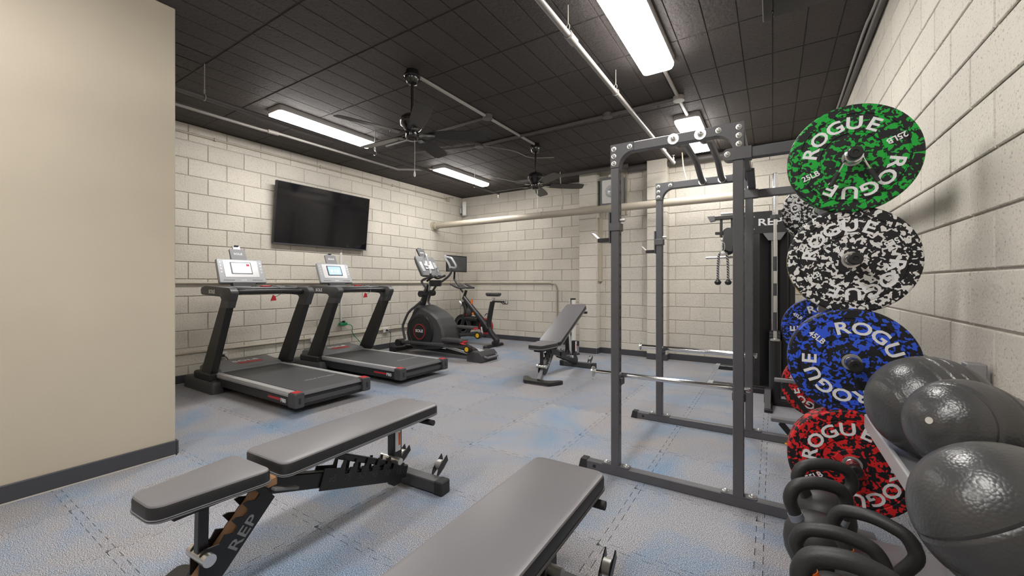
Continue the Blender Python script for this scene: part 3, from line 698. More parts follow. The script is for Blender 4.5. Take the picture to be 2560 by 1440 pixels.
part('upper_collar', MB().lathe([(.0145, 1.76), (.040, 1.765), (.040, 1.80), (.025, 1.805)], seg=20), M_dgrey, t)
part('upper_sleeve', MB().lathe([(.025, 1.80), (.025, 2.20), (.020, 2.205)], seg=18), M_chrome, t)

ym = 5.25
cm = thing('cable_machine', (-.05, ym+.3, 0), 'tall black cable pulley machine with boxed weight stack behind the rack', 'cable machine')
def cp(name, mb, m=M_satin, par=None, **k): return part(name, mb, m, par or cm, world=True, **k)
hd = cp('header_panel', MB().rprism(rect(-.30, .19, 1.72, 1.96), 'Y', [(0, ym), (0, ym+.05)], .0).add([], []), M_black)
lt = MB().text('REP', (-.025, ym-.001, 1.838), (1, 0, 0), (0, 0, 1), .105, .003, .02, 1.35); cp('lettering', lt, M_print, hd)
for sx in (-.17, .12):
    for sz in (1.77, 1.905): cp('bolt', MB().sphere((sx, ym-.001, sz), .007, 8, 5), M_zinc, hd)
cp('weight_shroud', MB().prism([(-.24, ym+.02), (-.12, ym+.0), (-.02, ym+.10), (.05, ym+.10), (.13, ym+.0), (.18, ym+.02), (.18, ym+.35), (-.24, ym+.35)], 'Z', .06, 1.73), M_satin)
cp('edge_column', MB().box(-.275, -.225, ym-.02, ym+.05, .03, 1.74, .006), M_dgrey); cp('edge_column', MB().box(.155, .20, ym-.01, ym+.05, .03, 1.74, .006), M_satin)
for x in (-.005, .04): cp('guide_rod', MB().cyl((x, ym+.075, .3), (x, ym+.075, 1.70), .010, 12), M_chrome)
st = cp('weight_stack', MB().box(-.03, .07, ym+.03, ym+.10, .22, .66, .003), M_black)
for k in range(12): cp('stack_plate', MB().box(-.032, .072, ym+.026, ym+.05, .235+k*.035, .262+k*.035, .002), M_dgrey, st)
cp('stack_cap', MB().prism([(-.09, 1.72), (.12, 1.72), (.07, 1.64), (-.04, 1.64)], 'Y', ym-.01, ym+.005), M_mgrey)
for y0, x0 in ((ym-.09, -.62), (ym+1.05, -.66)):
    ft = cp('base_foot', MB().box(x0, .15, y0-.06, y0+.06, 0, .055, .006)); cp('foot_cap', MB().prism([(x0-.04, 0), (x0+.03, 0), (x0+.05, .058), (x0, .058)], 'Y', y0-.063, y0+.063), M_alu, ft)
cp('base_plate', MB().box(-.28, .22, ym-.06, ym+.5, 0, .06, .006)); cp('rear_column', MB().box(-.30, -.24, ym+1.0, ym+1.06, .03, 1.9, .005), M_dgrey)
ar = cp('top_arm', MB().box(-.62, -.25, ym-.03, ym+.05, 1.90, 1.945, .006)); cp('arm_tip', MB().prism([(-.64, 1.945), (-.56, 1.945), (-.56, 1.895), (-.61, 1.885)], 'Y', ym-.035, ym+.055), M_mgrey, ar)
cp('pull_up_handle', MB().cyl((-.50, ym-.01, 1.965), (-.24, ym-.01, 1.965), .014, 12), M_alu)
cp('arm_strut', MB().box(-.51, -.485, ym, ym+.04, 1.70, 1.93, .003)); cp('arm_strut', MB().box(-.40, -.36, ym, ym+.04, 1.62, 1.92, .003)); cp('crossarm', MB().beam((-.56, ym+.02, 1.75), (-.40, ym+.02, 1.74), .05, .03))
pl = cp('pulley_carriage', MB().box(-.45, -.30, ym-.04, ym+.06, 1.54, 1.78, .02)); 
for z in (1.74, 1.63, 1.55): cp('pulley_wheel', MB().lathe([(.05, -.018), (.058, -.016), (.045, -.005), (.045, .005), (.058, .016), (.05, .018)], (-.42, ym-.06, z), (0, 1, .15), 24), M_black, pl)
cp('pulley_plate', MB().prism(round_poly([(-.48, 1.56), (-.38, 1.52), (-.36, 1.80), (-.46, 1.78)], .03), 'Y', ym-.095, ym-.085), M_dgrey, pl)
cp('knob', MB().sphere((-.48, ym-.10, 1.66), .016, 12, 8), M_zinc, pl)
cp('grip_rail', MB().cyl((-.66, ym+.02, 1.47), (-.26, ym+.02, 1.47), .013, 12), M_alu)
t = thing('rope_handle', (-.47, ym-.10, 1.62), 'twisted tricep rope with black ball ends hanging from the cable machine', 'rope')
part('carabiner', MB().tube([(.018*math.cos(q), 0, -.035+.05*math.sin(q)) for q in [2*PI*k/14 for k in range(14)]], .004, 6, closed=True), M_alu, t)
part('ferrule', MB().sphere((0, 0, -.11), .030, 14, 8, (1, .7, .8)), M_white, t)
for s in (-1, 1):
    part('rope', MB().tube([(0, 0, -.10), (s*.035, 0, -.12), (s*.048, 0, -.20), (s*.052, 0, -.42)], .013, 10, sub=6), M_rope, t)
    part('ball_end', MB().lathe([(.012, -.40), (.022, -.415), (.036, -.43), (.036, -.437), (.026, -.458), (.005, -.466)], (s*.052, 0, 0), seg=18), M_black, t)
t = thing('dip_stand', (.25, 3.1, 0), 'low black steel stand with two flat grey arms beside the blue plate', 'stand')
for y0, zz, xl in ((3.42, .50, .01), (2.98, .345, -.01)):
    part('arm', MB().box(xl, .27, y0-.022, y0+.022, zz-.012, zz+.012, .004), M_mgrey, t, world=True)
    part('strut', MB().beam((xl+.05, y0, zz-.015), (.24, y0, max(.06, zz-.26)), .03, .03), M_satin, t, world=True)
    part('post', MB().box(.235, .275, y0-.02, y0+.02, .01, zz-.012, .003), M_satin, t, world=True)
part('base_rail', MB().box(.225, .285, 2.9, 3.5, 0, .03, .003), M_satin, t, world=True)
solo('yellow_cord', MB().tube([(.15, 3.52, .006), (.08, 3.60, .006), (.06, 3.75, .006), (.14, 3.86, .006)], .006, 6, sub=6), M_yellow, 'thin yellow cord looped on the floor beside far red plate', 'cord')

# ------------------------------------------------------------------ kettlebell and ball rack
kr = thing('storage_rack', (.35, 1.4, 0), 'two tier grey steel rack holding kettlebells below and medicine balls above', 'storage rack')
ZK, ZB = .20, .655
lo = part('lower_tray', MB().box(.085, .60, .55, 2.06, ZK-.03, ZK, .004), M_tray, kr, world=True)
part('tray_lip', MB().box(.078, .088, .55, 2.06, ZK-.04, ZK+.022, .003), M_alu, lo, world=True)
rb = MB()
for k in range(7): rb.box(.095+k*.011, .101+k*.011, .56, 2.05, ZK, ZK+.004)
part('ribbed_mat', rb, M_soft, lo, world=True)
up = part('upper_tray', MB().box(.31, .62, .55, 2.08, ZB-.022, ZB, .004), M_tray, kr, world=True)
part('tray_lip', MB().box(.300, .314, .55, 2.08, ZB-.04, ZB+.015, .004), M_alu, up, world=True)
for y in (.62, 2.06):
    part('post', MB().box(.565, .615, y-.025, y+.025, 0, .9, .004), M_tray, kr, world=True); part('foot', MB().box(.10, .615, y-.03, y+.03, 0, .04, .004), M_tray, kr, world=True)
part('post', MB().box(.318, .352, 1.22, 1.26, ZK, ZB-.02, .004), M_tray, kr, world=True)

def kettlebell(x, y, rz, label, ring, s=1.0, hw=1.0, hh=1.0, tray=ZK+.004):
    t = thing('kettlebell', (x, y, tray), label, 'kettlebell', 'black kettlebells', rz)
    R = .098*s
    part('body', MB().lathe([(.055*s, 0), (.060*s, .002), (.078*s, .018*s), (.094*s, .055*s), (R, .088*s), (.094*s, .122*s), (.080*s, .150*s), (.058*s, .170*s), (.02*s, .178*s)], seg=36), M_kb, t)
    w, h = .082*s*hw, .288*s*hh; u_ = s*hh
    P = [(-.052*s, 0, .135*s), (-.066*s, 0, .175*s), (-w, 0, .215*u_), (-w*.98, 0, .245*u_), (-w*.78, 0, .272*u_), (-w*.4, 0, h*.985), (0, 0, h), (w*.4, 0, h*.985), (w*.78, 0, .272*u_), (w*.98, 0, .245*u_), (w, 0, .215*u_), (.066*s, 0, .175*s), (.052*s, 0, .135*s)]
    part('handle', MB().tube(P, .0205*s, 16, sub=4), M_kb, t)
    if ring:
        for q in (-1, 1): part('colour_band', MB().tube([(q*.060*s, 0, .158*s), (q*.069*s, 0, .181*s)], .0222*s, 18), ring, t)
    return t
M_bandg = mat('blue_grey_band', (.25, .28, .33), .4)
kettlebell(.165, 1.945, math.radians(20), 'black kettlebell at the back of the lower tray, against the red plate', None, 1.0, 1.1)
kettlebell(.130, 1.733, math.radians(20), 'black kettlebell with blue grey bands, second from the back of the tray', M_bandg, 1.02, 1.0)
kettlebell(.245, 1.572, math.radians(-25), 'black orange-banded kettlebell at the inner side of the tray, under the balls', M_orange, .90, 1.25, 1.12)
kettlebell(.150, 1.42, math.radians(-4), 'black kettlebell in the row at tray edge, directly before the frontmost one', M_orange, .90, 1.25, 1.12)
kettlebell(.150, 1.207, math.radians(-4), 'black kettlebell frontmost on the tray, cut by the bottom picture edge', M_orange, 1.1, 1.02, 1.06)

def ball(c, r, label, axis, grooves, valve=True, rings=()):
    t = thing('medicine_ball', c, label, 'medicine ball', 'textured rubber medicine balls')
    ax = Vector(axis).normalized(); n = 40; prof = [(r*.004, -r)]
    hs = sorted(set([-r+2*r*i/n for i in range(1, n)]+[g*r+e for g in grooves for e in (-.006, 0, .006)]))
    for hh in hs:
        rr = math.sqrt(max(1e-6, r*r-hh*hh)); 
        if any(abs(hh-g*r) < .002 for g in grooves): rr -= .0035
        prof.append((rr, hh))
    prof.append((r*.004, r)); part('rubber_shell', MB().lathe(prof, (0, 0, 0), ax, 48), M_ball, t, ang=28)
    if valve: part('valve', MB().cyl(ax*(r-.003), ax*(r+.001), .008, 14), M_gap_valve, t)
    return t
ball((.395, 1.70, ZB+.152), .150, 'grooved black slam ball at the far end of the upper tray', (.9, .35, .15), (-.75, -.18, .02, .22, .40), False)
ball((.392, 1.410, .83), .115, 'medium grey black ball with pale valve, next to the grooved ball', (-.72, -.66, .22), (.55, .0, .93), True)
ball((.505, 1.20, ZB+.112), .108, 'ribbed grey ball wedged by the wall between two smooth balls', (.2, -.2, 1), (-.6, -.4, -.2, 0, .2, .4, .6), False)
ball((.332, 1.02, ZB+.125), .125, 'closest grey rubber ball on the upper tray, at the right picture edge', (-.5, .1, .6), (.25, -.2), False)

# ------------------------------------------------------------------ adjustable benches
def bench(x, y, rz, label, incline=0.0, fg=''):
    """local y: seat end negative, rear beam at 0"""
    t = thing('weight_bench', (x, y, 0), label, 'weight bench', 'adjustable weight benches', rz)
    def P(name, mb, m, par=None, **k): return part(name, mb, m, par or t, **k)
    # rear foot beam
    rbm = P('rear_beam', MB().box(-.235, .235, -.035, .035, .004, .072, .005), M_dgrey)
    for s in (-1, 1): P('end_cap', MB().box(s*.235-.03, s*.235+.03, -.038, .038, 0, .075, .006), M_soft, rbm)
    for s in (-1, 1):
        wy = P('wheel_bracket', MB().prism([(.03, .05), (.075, .075), (.135, .12), (.125, .155), (.05, .10)], 'X', s*.15-.022, s*.15-.017).prism([(.03, .05), (.075, .075), (.135, .12), (.125, .155), (.05, .10)], 'X', s*.15+.017, s*.15+.022), M_satin)
        P('wheel', MB().cyl((s*.15-.015, .09, .105), (s*.15+.015, .09, .105), .030, 16), M_hook, wy)
    # rear post carries the pad when flat
    ps = P('rear_post', MB().box(-.028, .028, -.155, -.095, .05, .385, .005), M_satin)
    P('warning_label', MB().box(.0282, .0290, -.148, -.108, .24, .375), M_print, ps); P('warning_stripe', MB().box(.0288, .0294, -.125, -.112, .27, .34), M_orange, ps)
    # main beam sloping down to the back, with the notched ladder
    A, B = Vector((0, -.86, .355)), Vector((0, -.05, .095))
    P('main_beam', MB().beam(A, B, .05, .07, .005), M_satin)
    d = (B-A).normalized(); nrm = Vector((0, -d.z, d.y)); 
    for s in (-1, 1):
        x0, x1 = sorted((s*.028, s*.034)); pts = []
        def q(u, v): p = A+d*u+nrm*v; return (p.y, p.z)
        pts = [q(.27, -.045), q(.80, -.045), q(.80, .05)]
        for k in range(6):
            u = .72-k*.075; pts += [q(u, .05), q(u-.004, .022), q(u-.030, .022), q(u-.036, .085), q(u-.050, .085), q(u-.056, .05)] if k < 5 else [q(u, .05)]
        pts += [q(.27, .05)]
        la = P('ladder_plate', MB().prism(pts, 'X', x0, x1), M_satin)
        if s > 0:
            for k, nm in enumerate(('85', '75', '60', '45', '30', '15')):
                o = A+d*(.325+k*.088)+nrm*.005+Vector((.0345, 0, 0)); P('degree_number', MB().text(nm, o, d, nrm, .042, .0008, .01), M_dgrey, la)
    # front leg with lettered side plates
    C, D = Vector((0, -.84, .345)), Vector((0, -1.13, .035))
    P('front_leg', MB().beam(C, D, .05, .06, .005), M_brown if fg == 'mottled' else M_mgrey, label='brown front leg' if fg == 'mottled' else None)
    e = (D-C).normalized(); n2 = Vector((0, -e.z, e.y)) ; 
    if n2.y > 0: n2 = -n2
    for s in (-1, 1):
        def w_(u, v): p = C+e*u+n2*v; return (p.y, p.z)
        pts = [w_(.02, -.045), w_(.30, -.045), w_(.335, -.02), w_(.335, .03), w_(.27, .085), w_(.25, .085), w_(.22, .045)]
        for u in (.19, .13, .07): pts += [w_(u, .05), w_(u-.012, .022), w_(u-.036, .022), w_(u-.045, .06)]
        pts += [w_(.0, .06)]
        x0, x1 = sorted((s*.030, s*.037)); lp = P('side_plate', MB().prism(pts, 'X', x0, x1), M_satin)
        if s > 0: P('lettering', MB().text('REP', Vector((.0375, 0, 0))+C+e*.165-n2*.015, -e, n2, .058, .001, .012, 1.35), M_grprint, lp)
    P('pivot_roller', MB().cyl((-.065, (C+e*.27+n2*.06).y, (C+e*.27+n2*.06).z), (.065, (C+e*.27+n2*.06).y, (C+e*.27+n2*.06).z), .022, 18), M_zinc)
    P('seat_strut', MB().beam((0, -1.065, .36), C+e*.27+n2*.06, .034, .034), M_satin)
    P('front_foot', MB().prism(round_poly([(-.27, -1.03), (-.22, -1.0), (-.11, -1.10), (.11, -1.10), (.22, -1.0), (.27, -1.03), (.17, -1.215), (-.17, -1.215)][::-1], .03), 'Z', .010, .040), M_satin)
    P('foot_pad', MB().prism(round_poly([(-.15, -1.20), (.15, -1.20), (.13, -1.10), (-.13, -1.10)], .02), 'Z', 0, .011), M_hook)
    # seat
    def pad(name, pts, h, M, r=.045):
        lv = [(.012, 0), (0, .008), (0, h-.014), (.004, h-.005), (.012, h)]
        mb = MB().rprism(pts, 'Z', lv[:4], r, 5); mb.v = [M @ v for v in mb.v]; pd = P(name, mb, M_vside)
        tp = MB().rprism(pts, 'Z', [(.003, h-.0065), (.006, h-.002), (.016, h+.0005)], r, 5); tp.v = [M @ v for v in tp.v]; P('top_vinyl', tp, M_vinyl_lit, pd, label='charcoal top vinyl lightened for reflected light')
        for zz in (.010, .016):
            ring = [M @ Vector((p.x, p.y, zz)) for p in round_poly(pts, r, 5, -.001)]; P('piping', MB().tube(ring, .0022, 6, closed=True), M_mgrey, pd)
        return pd
    Ms = Matrix.Translation((0, 0, .402))
    pad('seat_pad', [(-.145, -.885), (.145, -.885), (.092, -1.245), (-.092, -1.245)][::-1], .062, Ms)
    P('seat_frame', MB().box(-.05, .05, -1.17, -.88, .372, .403, .004), M_satin)
    Mb = Matrix.Translation((0, -.855, .402)) @ Matrix.Rotation(math.radians(incline), 4, 'X')
    pad('back_pad', rect(-.15, .15, .005, .94), .064, Mb)
    fr = MB().box(-.03, .03, .02, .90, -.032, .001, .004); fr.v = [Mb @ v for v in fr.v]; bf = P('back_frame', fr, M_satin)
    gr = MB().cyl((-.14, .86, -.022), (.17, .86, -.022), .016, 14); gr.v = [Mb @ v for v in gr.v]; P('pad_handle', gr, M_soft, bf)
    if incline == 0:
        P('support_link', MB().beam((0, -.50, .345), (0, -.17, .18), .05, .03), M_satin); P('link_pin', MB().cyl((-.075, -.155, .20), (.075, -.155, .20), .018, 16), M_zinc)
        P('data_plate', MB().box(.0305, .0325, -.47, -.32, .368, .395), M_alu, bf)
    else:
        p0 = Mb @ Vector((0, .52, -.02)); P('support_link', MB().beam(p0, (0, -.33, .20), .05, .03), M_satin); P('link_pin', MB().cyl((-.075, -.33, .20), (.075, -.33, .20), .018, 16), M_zinc)
    hg = P('hinge_plate', MB().box(-.10, .10, -.885, -.845, .375, .41, .004), M_brown if fg == 'mottled' else M_satin)
    P('hinge_lever', MB().beam((.11, -.87, .37), (.11, -.77, .335), .03, .012), M_mgrey)
    return t
bench(-1.80, 1.72, math.radians(2.5), 'flat weight bench with brown front leg, left foreground beside the pillar', 0, 'mottled')
bench(-.675, 1.41, math.radians(1.0), 'flat weight bench in the middle foreground, cut by the bottom picture edge', 0)
bench(-2.31, 5.36, 0, 'inclined weight bench standing between the elliptical and the power rack', 27)

# ------------------------------------------------------------------ treadmills
def treadmill(x, y, label, screen, red_blob):
    t = thing('treadmill', (x, y, 0), label, 'treadmill', 'grey treadmills')
    def P(name, mb, m, par=None, **k): return part(name, mb, m, par or t, **k)
    h = .40
    P('deck_frame', MB().box(-.75, 1.02, -h+.03, h-.03, .055, .165, .01), M_black)
    for s in (-1, 1):
        y0, y1 = sorted((s*(h-.085), s*h))
        r = P('side_rail', MB().rprism([(y0, .155), (y1, .15), (y1, .192), (y0, .205)], 'X', [(0, -.56), (0, .97)], .012, 3), M_alu)
        P('rail_groove', MB().box(-.56, .97, s*h-.004 if s > 0 else s*h-.0015, s*h+.0015 if s > 0 else s*h+.004, .168, .171), M_mgrey, r)
        sk = P('side_skirt', MB().box(-.70, .97, min(s*(h-.03), s*(h-.006)), max(s*(h-.03), s*(h-.006)), .075, .152, .006), M_black)
        if s < 0:
            P('stripe', MB().box(.60, .81, -h+.0045, -h+.006, .108, .128), M_red, sk)
            P('lettering', MB().text('F80', (.86, -h+.0045, .112), (1, 0, 0), (0, 0, 1), .05, .0012, .02, 1.2), M_print, sk)
        c = P('end_cap', MB().rprism([(y0-.005, .065), (y1+.005, .065), (y1+.005, .20), (y0-.005, .20)], 'X', [(.004, .955), (0, .96), (0, 1.055), (.006, 1.062)], .018, 3), M_dgrey)
        P('safety_decal', MB().box(.965, 1.045, y0+.008, y1-.008, .2, .2015), M_red, c)
        P('slot', MB().rprism(rect((y0+y1)/2-.011, (y0+y1)/2+.011, .10, .155), 'X', [(0, 1.060), (0, 1.0635)], .01, 3), M_black, c)
        # foot and upright
        ft = P('base_foot', MB().rprism(rect(-1.08, -.36, s*(h+.0)-.075 if s < 0 else h-.045, s*h+.045 if s < 0 else h+.075), 'Z', [(0, 0), (0, .09), (.012, .125), (.05, .135)], .03, 4), M_dgrey)
        P('foot_block', MB().box(-.86, -.44, s*(h+.015)-.045, s*(h+.015)+.045, .12, .205, .015), M_black, ft)
        yy = s*(h+.012)
        P('upright', MB().prism([(-.72, .17), (-.47, .20), (-.085, .97), (-.235, .97)], 'Y', yy-.034, yy+.034), M_black)
        P('upright_collar', MB().prism([(-.255, .92), (-.085, .92), (-.045, 1.0), (-.20, 1.03)], 'Y', yy-.037, yy+.037), M_dgrey)
        am = P('side_arm', MB().rprism([(-.70, 1.125), (-.69, 1.05), (-.24, 1.035), (-.20, .985), (-.045, .985), (.0, 1.08), (-.05, 1.128), (-.20, 1.133), (-.6, 1.15)][::-1], 'Y', [(.012, yy-.042), (0, yy-.034), (0, yy+.034), (.012, yy+.042)], .025, 3), M_dgrey)
        if s < 0: P('lettering', MB().text('SOLE', (-.42, yy-.0425, 1.085), (1, 0, 0), (0, 0, 1), .055, .0014, .02, 1.15), M_print, am)
    b = P('running_belt', MB().rprism([(-.56, .150), (1.0, .150), (1.045, .165), (1.0, .193), (-.56, .193)], 'Y', [(0, -h+.088), (0, h-.088)], .012, 3), M_belt)
    tx = MB().text('SOLE FITNESS', (.62, .12, .1945), (0, 1, 0), (-1, 0, 0), .05, .0006, .01, 1.1); P('lettering', tx, M_grprint, b)
    P('rear_bar', MB().box(1.0, 1.03, -h+.08, h-.08, .085, .13, .006), M_dgrey)
    mc = P('motor_cover', MB().rprism([(-1.02, .10), (-.54, .10), (-.50, .205), (-.56, .235), (-.86, .262), (-1.0, .24)], 'Y', [(.02, -h+.05), (0, -h+.075), (0, h-.075), (.02, h-.05)], .04, 4), M_mgrey)
    def top(xx): return .235+(-.56-xx)/.30*.027+.0022
    ln = Vector((-.30, 0, .027)).normalized()
    P('lettering', MB().text('SOLE', (-.735, .02, top(-.735)), (0, 1, 0), ln, .085, .0012, .02, 1.5), M_print, mc)
    dc = MB(); dc.add([(-.62, -.10, top(-.62)), (-.62, .17, top(-.62)), (-.69, .17, top(-.69)), (-.69, -.10, top(-.69))], [(0, 1, 2, 3)]); P('safety_decal', dc, M_red, mc)
    # console shelf, grip bar, display
    tr = P('console_tray', MB().rprism([(-.78, -h+.01), (-.22, -h+.02), (-.16, -.2), (-.16, .2), (-.22, h-.02), (-.78, h-.01)], 'Z', [(.03, 1.055), (.004, 1.075), (0, 1.12), (.012, 1.135)], .04, 4), M_dgrey)
    for s in (-1, 1): P('key_pad', MB().rprism(rect(-.50, -.32, s*.19-.09, s*.19+.09), 'Z', [(0, 1.133), (0, 1.140), (.004, 1.142)], .03, 4), M_silver, tr)
    P('grip_bar', MB().tube([(-.13, -h+.02, 1.075), (-.10, -.25, 1.085), (-.10, .25, 1.085), (-.13, h-.02, 1.075)], .027, 14, sub=4), M_satin)
    P('grip_sleeve', MB().tube([(-.112, h-.16, 1.08), (-.125, h-.05, 1.076)], .034, 14), M_black)
    sk = P('safety_key', MB().box(-.26, -.20, -.05, .05, 1.135, 1.150, .004), M_red)
    P('key_clip', MB().prism([(-.03, .98), (.03, .985), (.02, 1.03), (-.005, 1.045)], 'X', -.072, -.060), M_red, sk); P('key_cord', MB().tube([(-.2, .04, 1.15), (-.1, .09, 1.12), (-.06, .08, 1.06), (-.064, .01, 1.02)], .003, 6, sub=4), M_black, sk)
    Mc = Matrix.Translation((-.60, -.05, 1.165)) @ Matrix.Rotation(math.radians(-24), 4, 'Y')
    def C(name, mb, m, par=None, **k): mb.v = [Mc @ v for v in mb.v]; return P(name, mb, m, par, **k)
    C('console_neck', MB().box(-.05, .0, -.13, .13, -.05, .06, .01), M_black)
    cn = C('console', MB().rprism([(-.255, .015), (.255, .015), (.245, .32), (-.245, .32)], 'X', [(.012, -.045), (0, -.03), (0, -.004), (.008, .004)], .018, 3), M_silver)
    C('console_back', MB().rprism([(-.24, .02), (.24, .02), (.235, .31), (-.235, .31)], 'X', [(.03, -.075), (0, -.05), (0, -.04)], .02, 3), M_black, cn)
    C('face_panel', MB().rprism(rect(-.185, .185, .085, .300), 'X', [(0, .003), (.002, .0065)], .012, 3), M_alu, cn)
    C('screen_frame', MB().rprism(rect(-.115, .115, .125, .278), 'X', [(0, .006), (.003, .010)], .006, 3), M_mgrey if red_blob else M_black, cn)
    C('screen', MB().box(.0095, .0112, -.10, .10, .138, .266), screen, cn)
    if red_blob: C('screen_mark', MB().box(.0110, .0116, .055, .090, .225, .255), M_red, cn)
    else: C('screen_marks', MB().box(.0110, .0116, -.08, .08, .15, .158).box(.0110, .0116, -.07, -.03, .17, .22).box(.0110, .0116, -.01, .01, .17, .23).box(.0110, .0116, .03, .07, .17, .215), M_print, cn)
    vt = MB()
    for s in (-1, 1):
        for k in range(12): vt.box(.0035, .0055, s*.10+s*k*.0095-.002, s*.10+s*k*.0095+.002, .040, .056)
    C('speaker_slots', vt, M_mgrey, cn); C('lettering', MB().text('SOLE', (.0055, 0, .048), (0, 1, 0), (0, 0, 1), .022, .001, .02, 1.2), M_print, cn)
    for s in (-1, 1):
        for k in range(4): C('button', MB().cyl((.003, s*.215, .15+k*.04), (.006, s*.215, .15+k*.04), .009, 10), M_alu, cn)
    th = C('tablet_holder', MB().rprism(rect(-.085, .085, .315, .455), 'X', [(.01, -.03), (0, -.022), (0, -.006), (.004, -.002)], .015, 3), M_mgrey)
    C('lettering', MB().text('SOLE', (-.0015, 0, .39), (0, 1, 0), (0, 0, 1), .035, .001, .02, 1.2), M_print, th)
    C('clip', MB().box(-.025, -.006, -.042, .042, .44, .50 if red_blob else .475, .004), M_silver, th); C('clip_hook', MB().box(-.02, .012, -.025, .025, .492 if red_blob else .467, .502 if red_blob else .477, .003), M_dgrey, th)
    return t
treadmill(-4.60, 2.42, 'nearest grey treadmill against the left wall, right beside the pillar', M_scr, True)
treadmill(-4.62, 3.65, 'second grey treadmill with blue screen, standing below the television', M_scrb, False)

# ------------------------------------------------------------------ elliptical trainer
el = thing('elliptical_trainer', (-4.6, 5.0, 0), 'black elliptical trainer with moving arms in front of the exercise bike', 'elliptical trainer')
def ep(name, mb, m=M_black, par=None, **k): return part(name, mb, m, par or el, world=True, **k)
def Z(zx, zy, Y): return aY(960+zx/4.236, 580+zy/4.236, Y)      # from a zoomed crop of the photo
YC = 5.03
def pr2(zs, Y): return [(Z(a, b, Y).x, Z(a, b, Y).z) for a, b in zs]
sh = pr2([(372, 775), (430, 800), (520, 850), (590, 915), (632, 1000), (650, 1090), (655, 1180), (610, 1235), (330, 1240), (270, 1170), (250, 1060), (262, 960), (300, 890), (335, 800)], 4.88)
ep('flywheel_shroud', MB().rprism(sh[::-1], 'Y', [(.03, 4.83), (0, 4.86), (0, 5.20), (.03, 5.23)], .02, 2), M_dgrey)
dc = Z(385, 1053, 4.82)
dk = ep('drive_disc', MB().lathe([(.275, 0), (.268, .018), (.235, .022), (.230, .014), (.15, .016), (.145, .024), (.02, .026)], dc, (0, -1, 0), 48), M_black)
ep('ring', MB().lathe([(.125, .018), (.125, .0265), (.116, .0275), (.116, .018)], dc, (0, -1, 0), 40), M_red, dk); ep('lettering', MB().text('SOLE', dc+Vector((0, -.0275, .01)), (1, 0, 0), (0, 0, 1), .062, .001, .02, 1.2), M_print, dk)
# base, rails and rear box
x0 = -5.25
ep('front_stabilizer', MB().cyl((-5.38, 4.72, .06), (-5.38, 5.34, .06), .045, 16), M_satin); 
for y in (4.74, 5.32): ep('stabilizer_cap', MB().cyl((-5.38, y-.03, .06), (-5.38, y+.03, .06), .055, 16), M_soft)
ep('base_frame', MB().beam((-5.36, YC, .09), (-3.85, YC, .07), .07, .05, .01), M_satin)
for y in (4.88, 5.18): ep('incline_rail', MB().tube([(-4.42, y, .19), (-3.75, y, .10)], .021, 12), M_alu)
rbx = ep('rear_box', MB().rprism([(-3.88, .0), (-3.60, .0), (-3.60, .10), (-3.66, .155), (-3.82, .15), (-3.88, .11)], 'Y', [(.004, 4.835), (0, 4.84), (0, 5.24), (.004, 5.245)], .008, 2), M_dgrey, ang=20)
ep('carry_handle', MB().tube([(-3.60, 4.90, .085), (-3.55, 4.92, .07), (-3.55, 5.18, .07), (-3.60, 5.20, .085)], .016, 10), M_mgrey, rbx)
ep('lettering', MB().text('E35', (-3.72, 4.99, .158), (0, 1, 0), (-.9, 0, .3), .06, .001, .02, 1.2), M_print, rbx); ep('stripe', MB().box(-3.70, -3.66, 4.97, 5.12, .146, .150), M_red, rbx)
ep('ramp_cover', MB().prism([(-4.45, .10), (-3.86, .085), (-3.90, .15), (-4.35, .30)], 'Y', 5.0, 5.12), M_black); 
rm = MB(); rm.add([(-3.92, 4.995, .155), (-4.33, 4.995, .294), (-4.33, 5.06, .297), (-3.92, 5.06, .158)], [(0, 1, 2, 3)]); ep('ramp_decal', rm, M_red)
# pedal arms, pedals, rollers
for yy, px, pz, fx in ((4.80, -4.10, .285, -5.1), (5.26, -4.25, .43, -5.15)):
    pa = ep('pedal_arm', MB().tube([(fx-.15, yy, .19), (fx, yy, .20), (px+.25, yy, pz-.06)], .030, 12), M_dgrey)
    ep('roller', MB().cyl((px+.28, yy-.04, pz-.09), (px+.28, yy+.04, pz-.09), .055, 18), M_black, pa); ep('roller_band', MB().cyl((px+.28, yy-.042, pz-.09), (px+.28, yy-.03, pz-.09), .035, 14), M_yellow, pa)
    pd = ep('pedal', MB().rprism([(px-.20, yy-.085), (px+.20, yy-.085), (px+.22, yy+.085), (px-.20, yy+.085)], 'Z', [(.02, pz), (0, pz+.015), (0, pz+.03), (.006, pz+.045)], .03, 4), M_dgrey)
    ep('pedal_mat', MB().rprism([(px-.18, yy-.07), (px+.18, yy-.07), (px+.19, yy+.07), (px-.18, yy+.07)], 'Z', [(0, pz+.040), (.006, pz+.047)], .03, 4), M_soft, pd)
    ep('pedal_accent', MB().box(px+.20, px+.235, yy-.05, yy+.05, pz+.0, pz+.025, .004), M_red, pd)
    ep('crank_joint', MB().cyl((fx-.17, yy-.06, .185), (fx-.17, yy+.06, .185), .060, 18), M_black, pa)
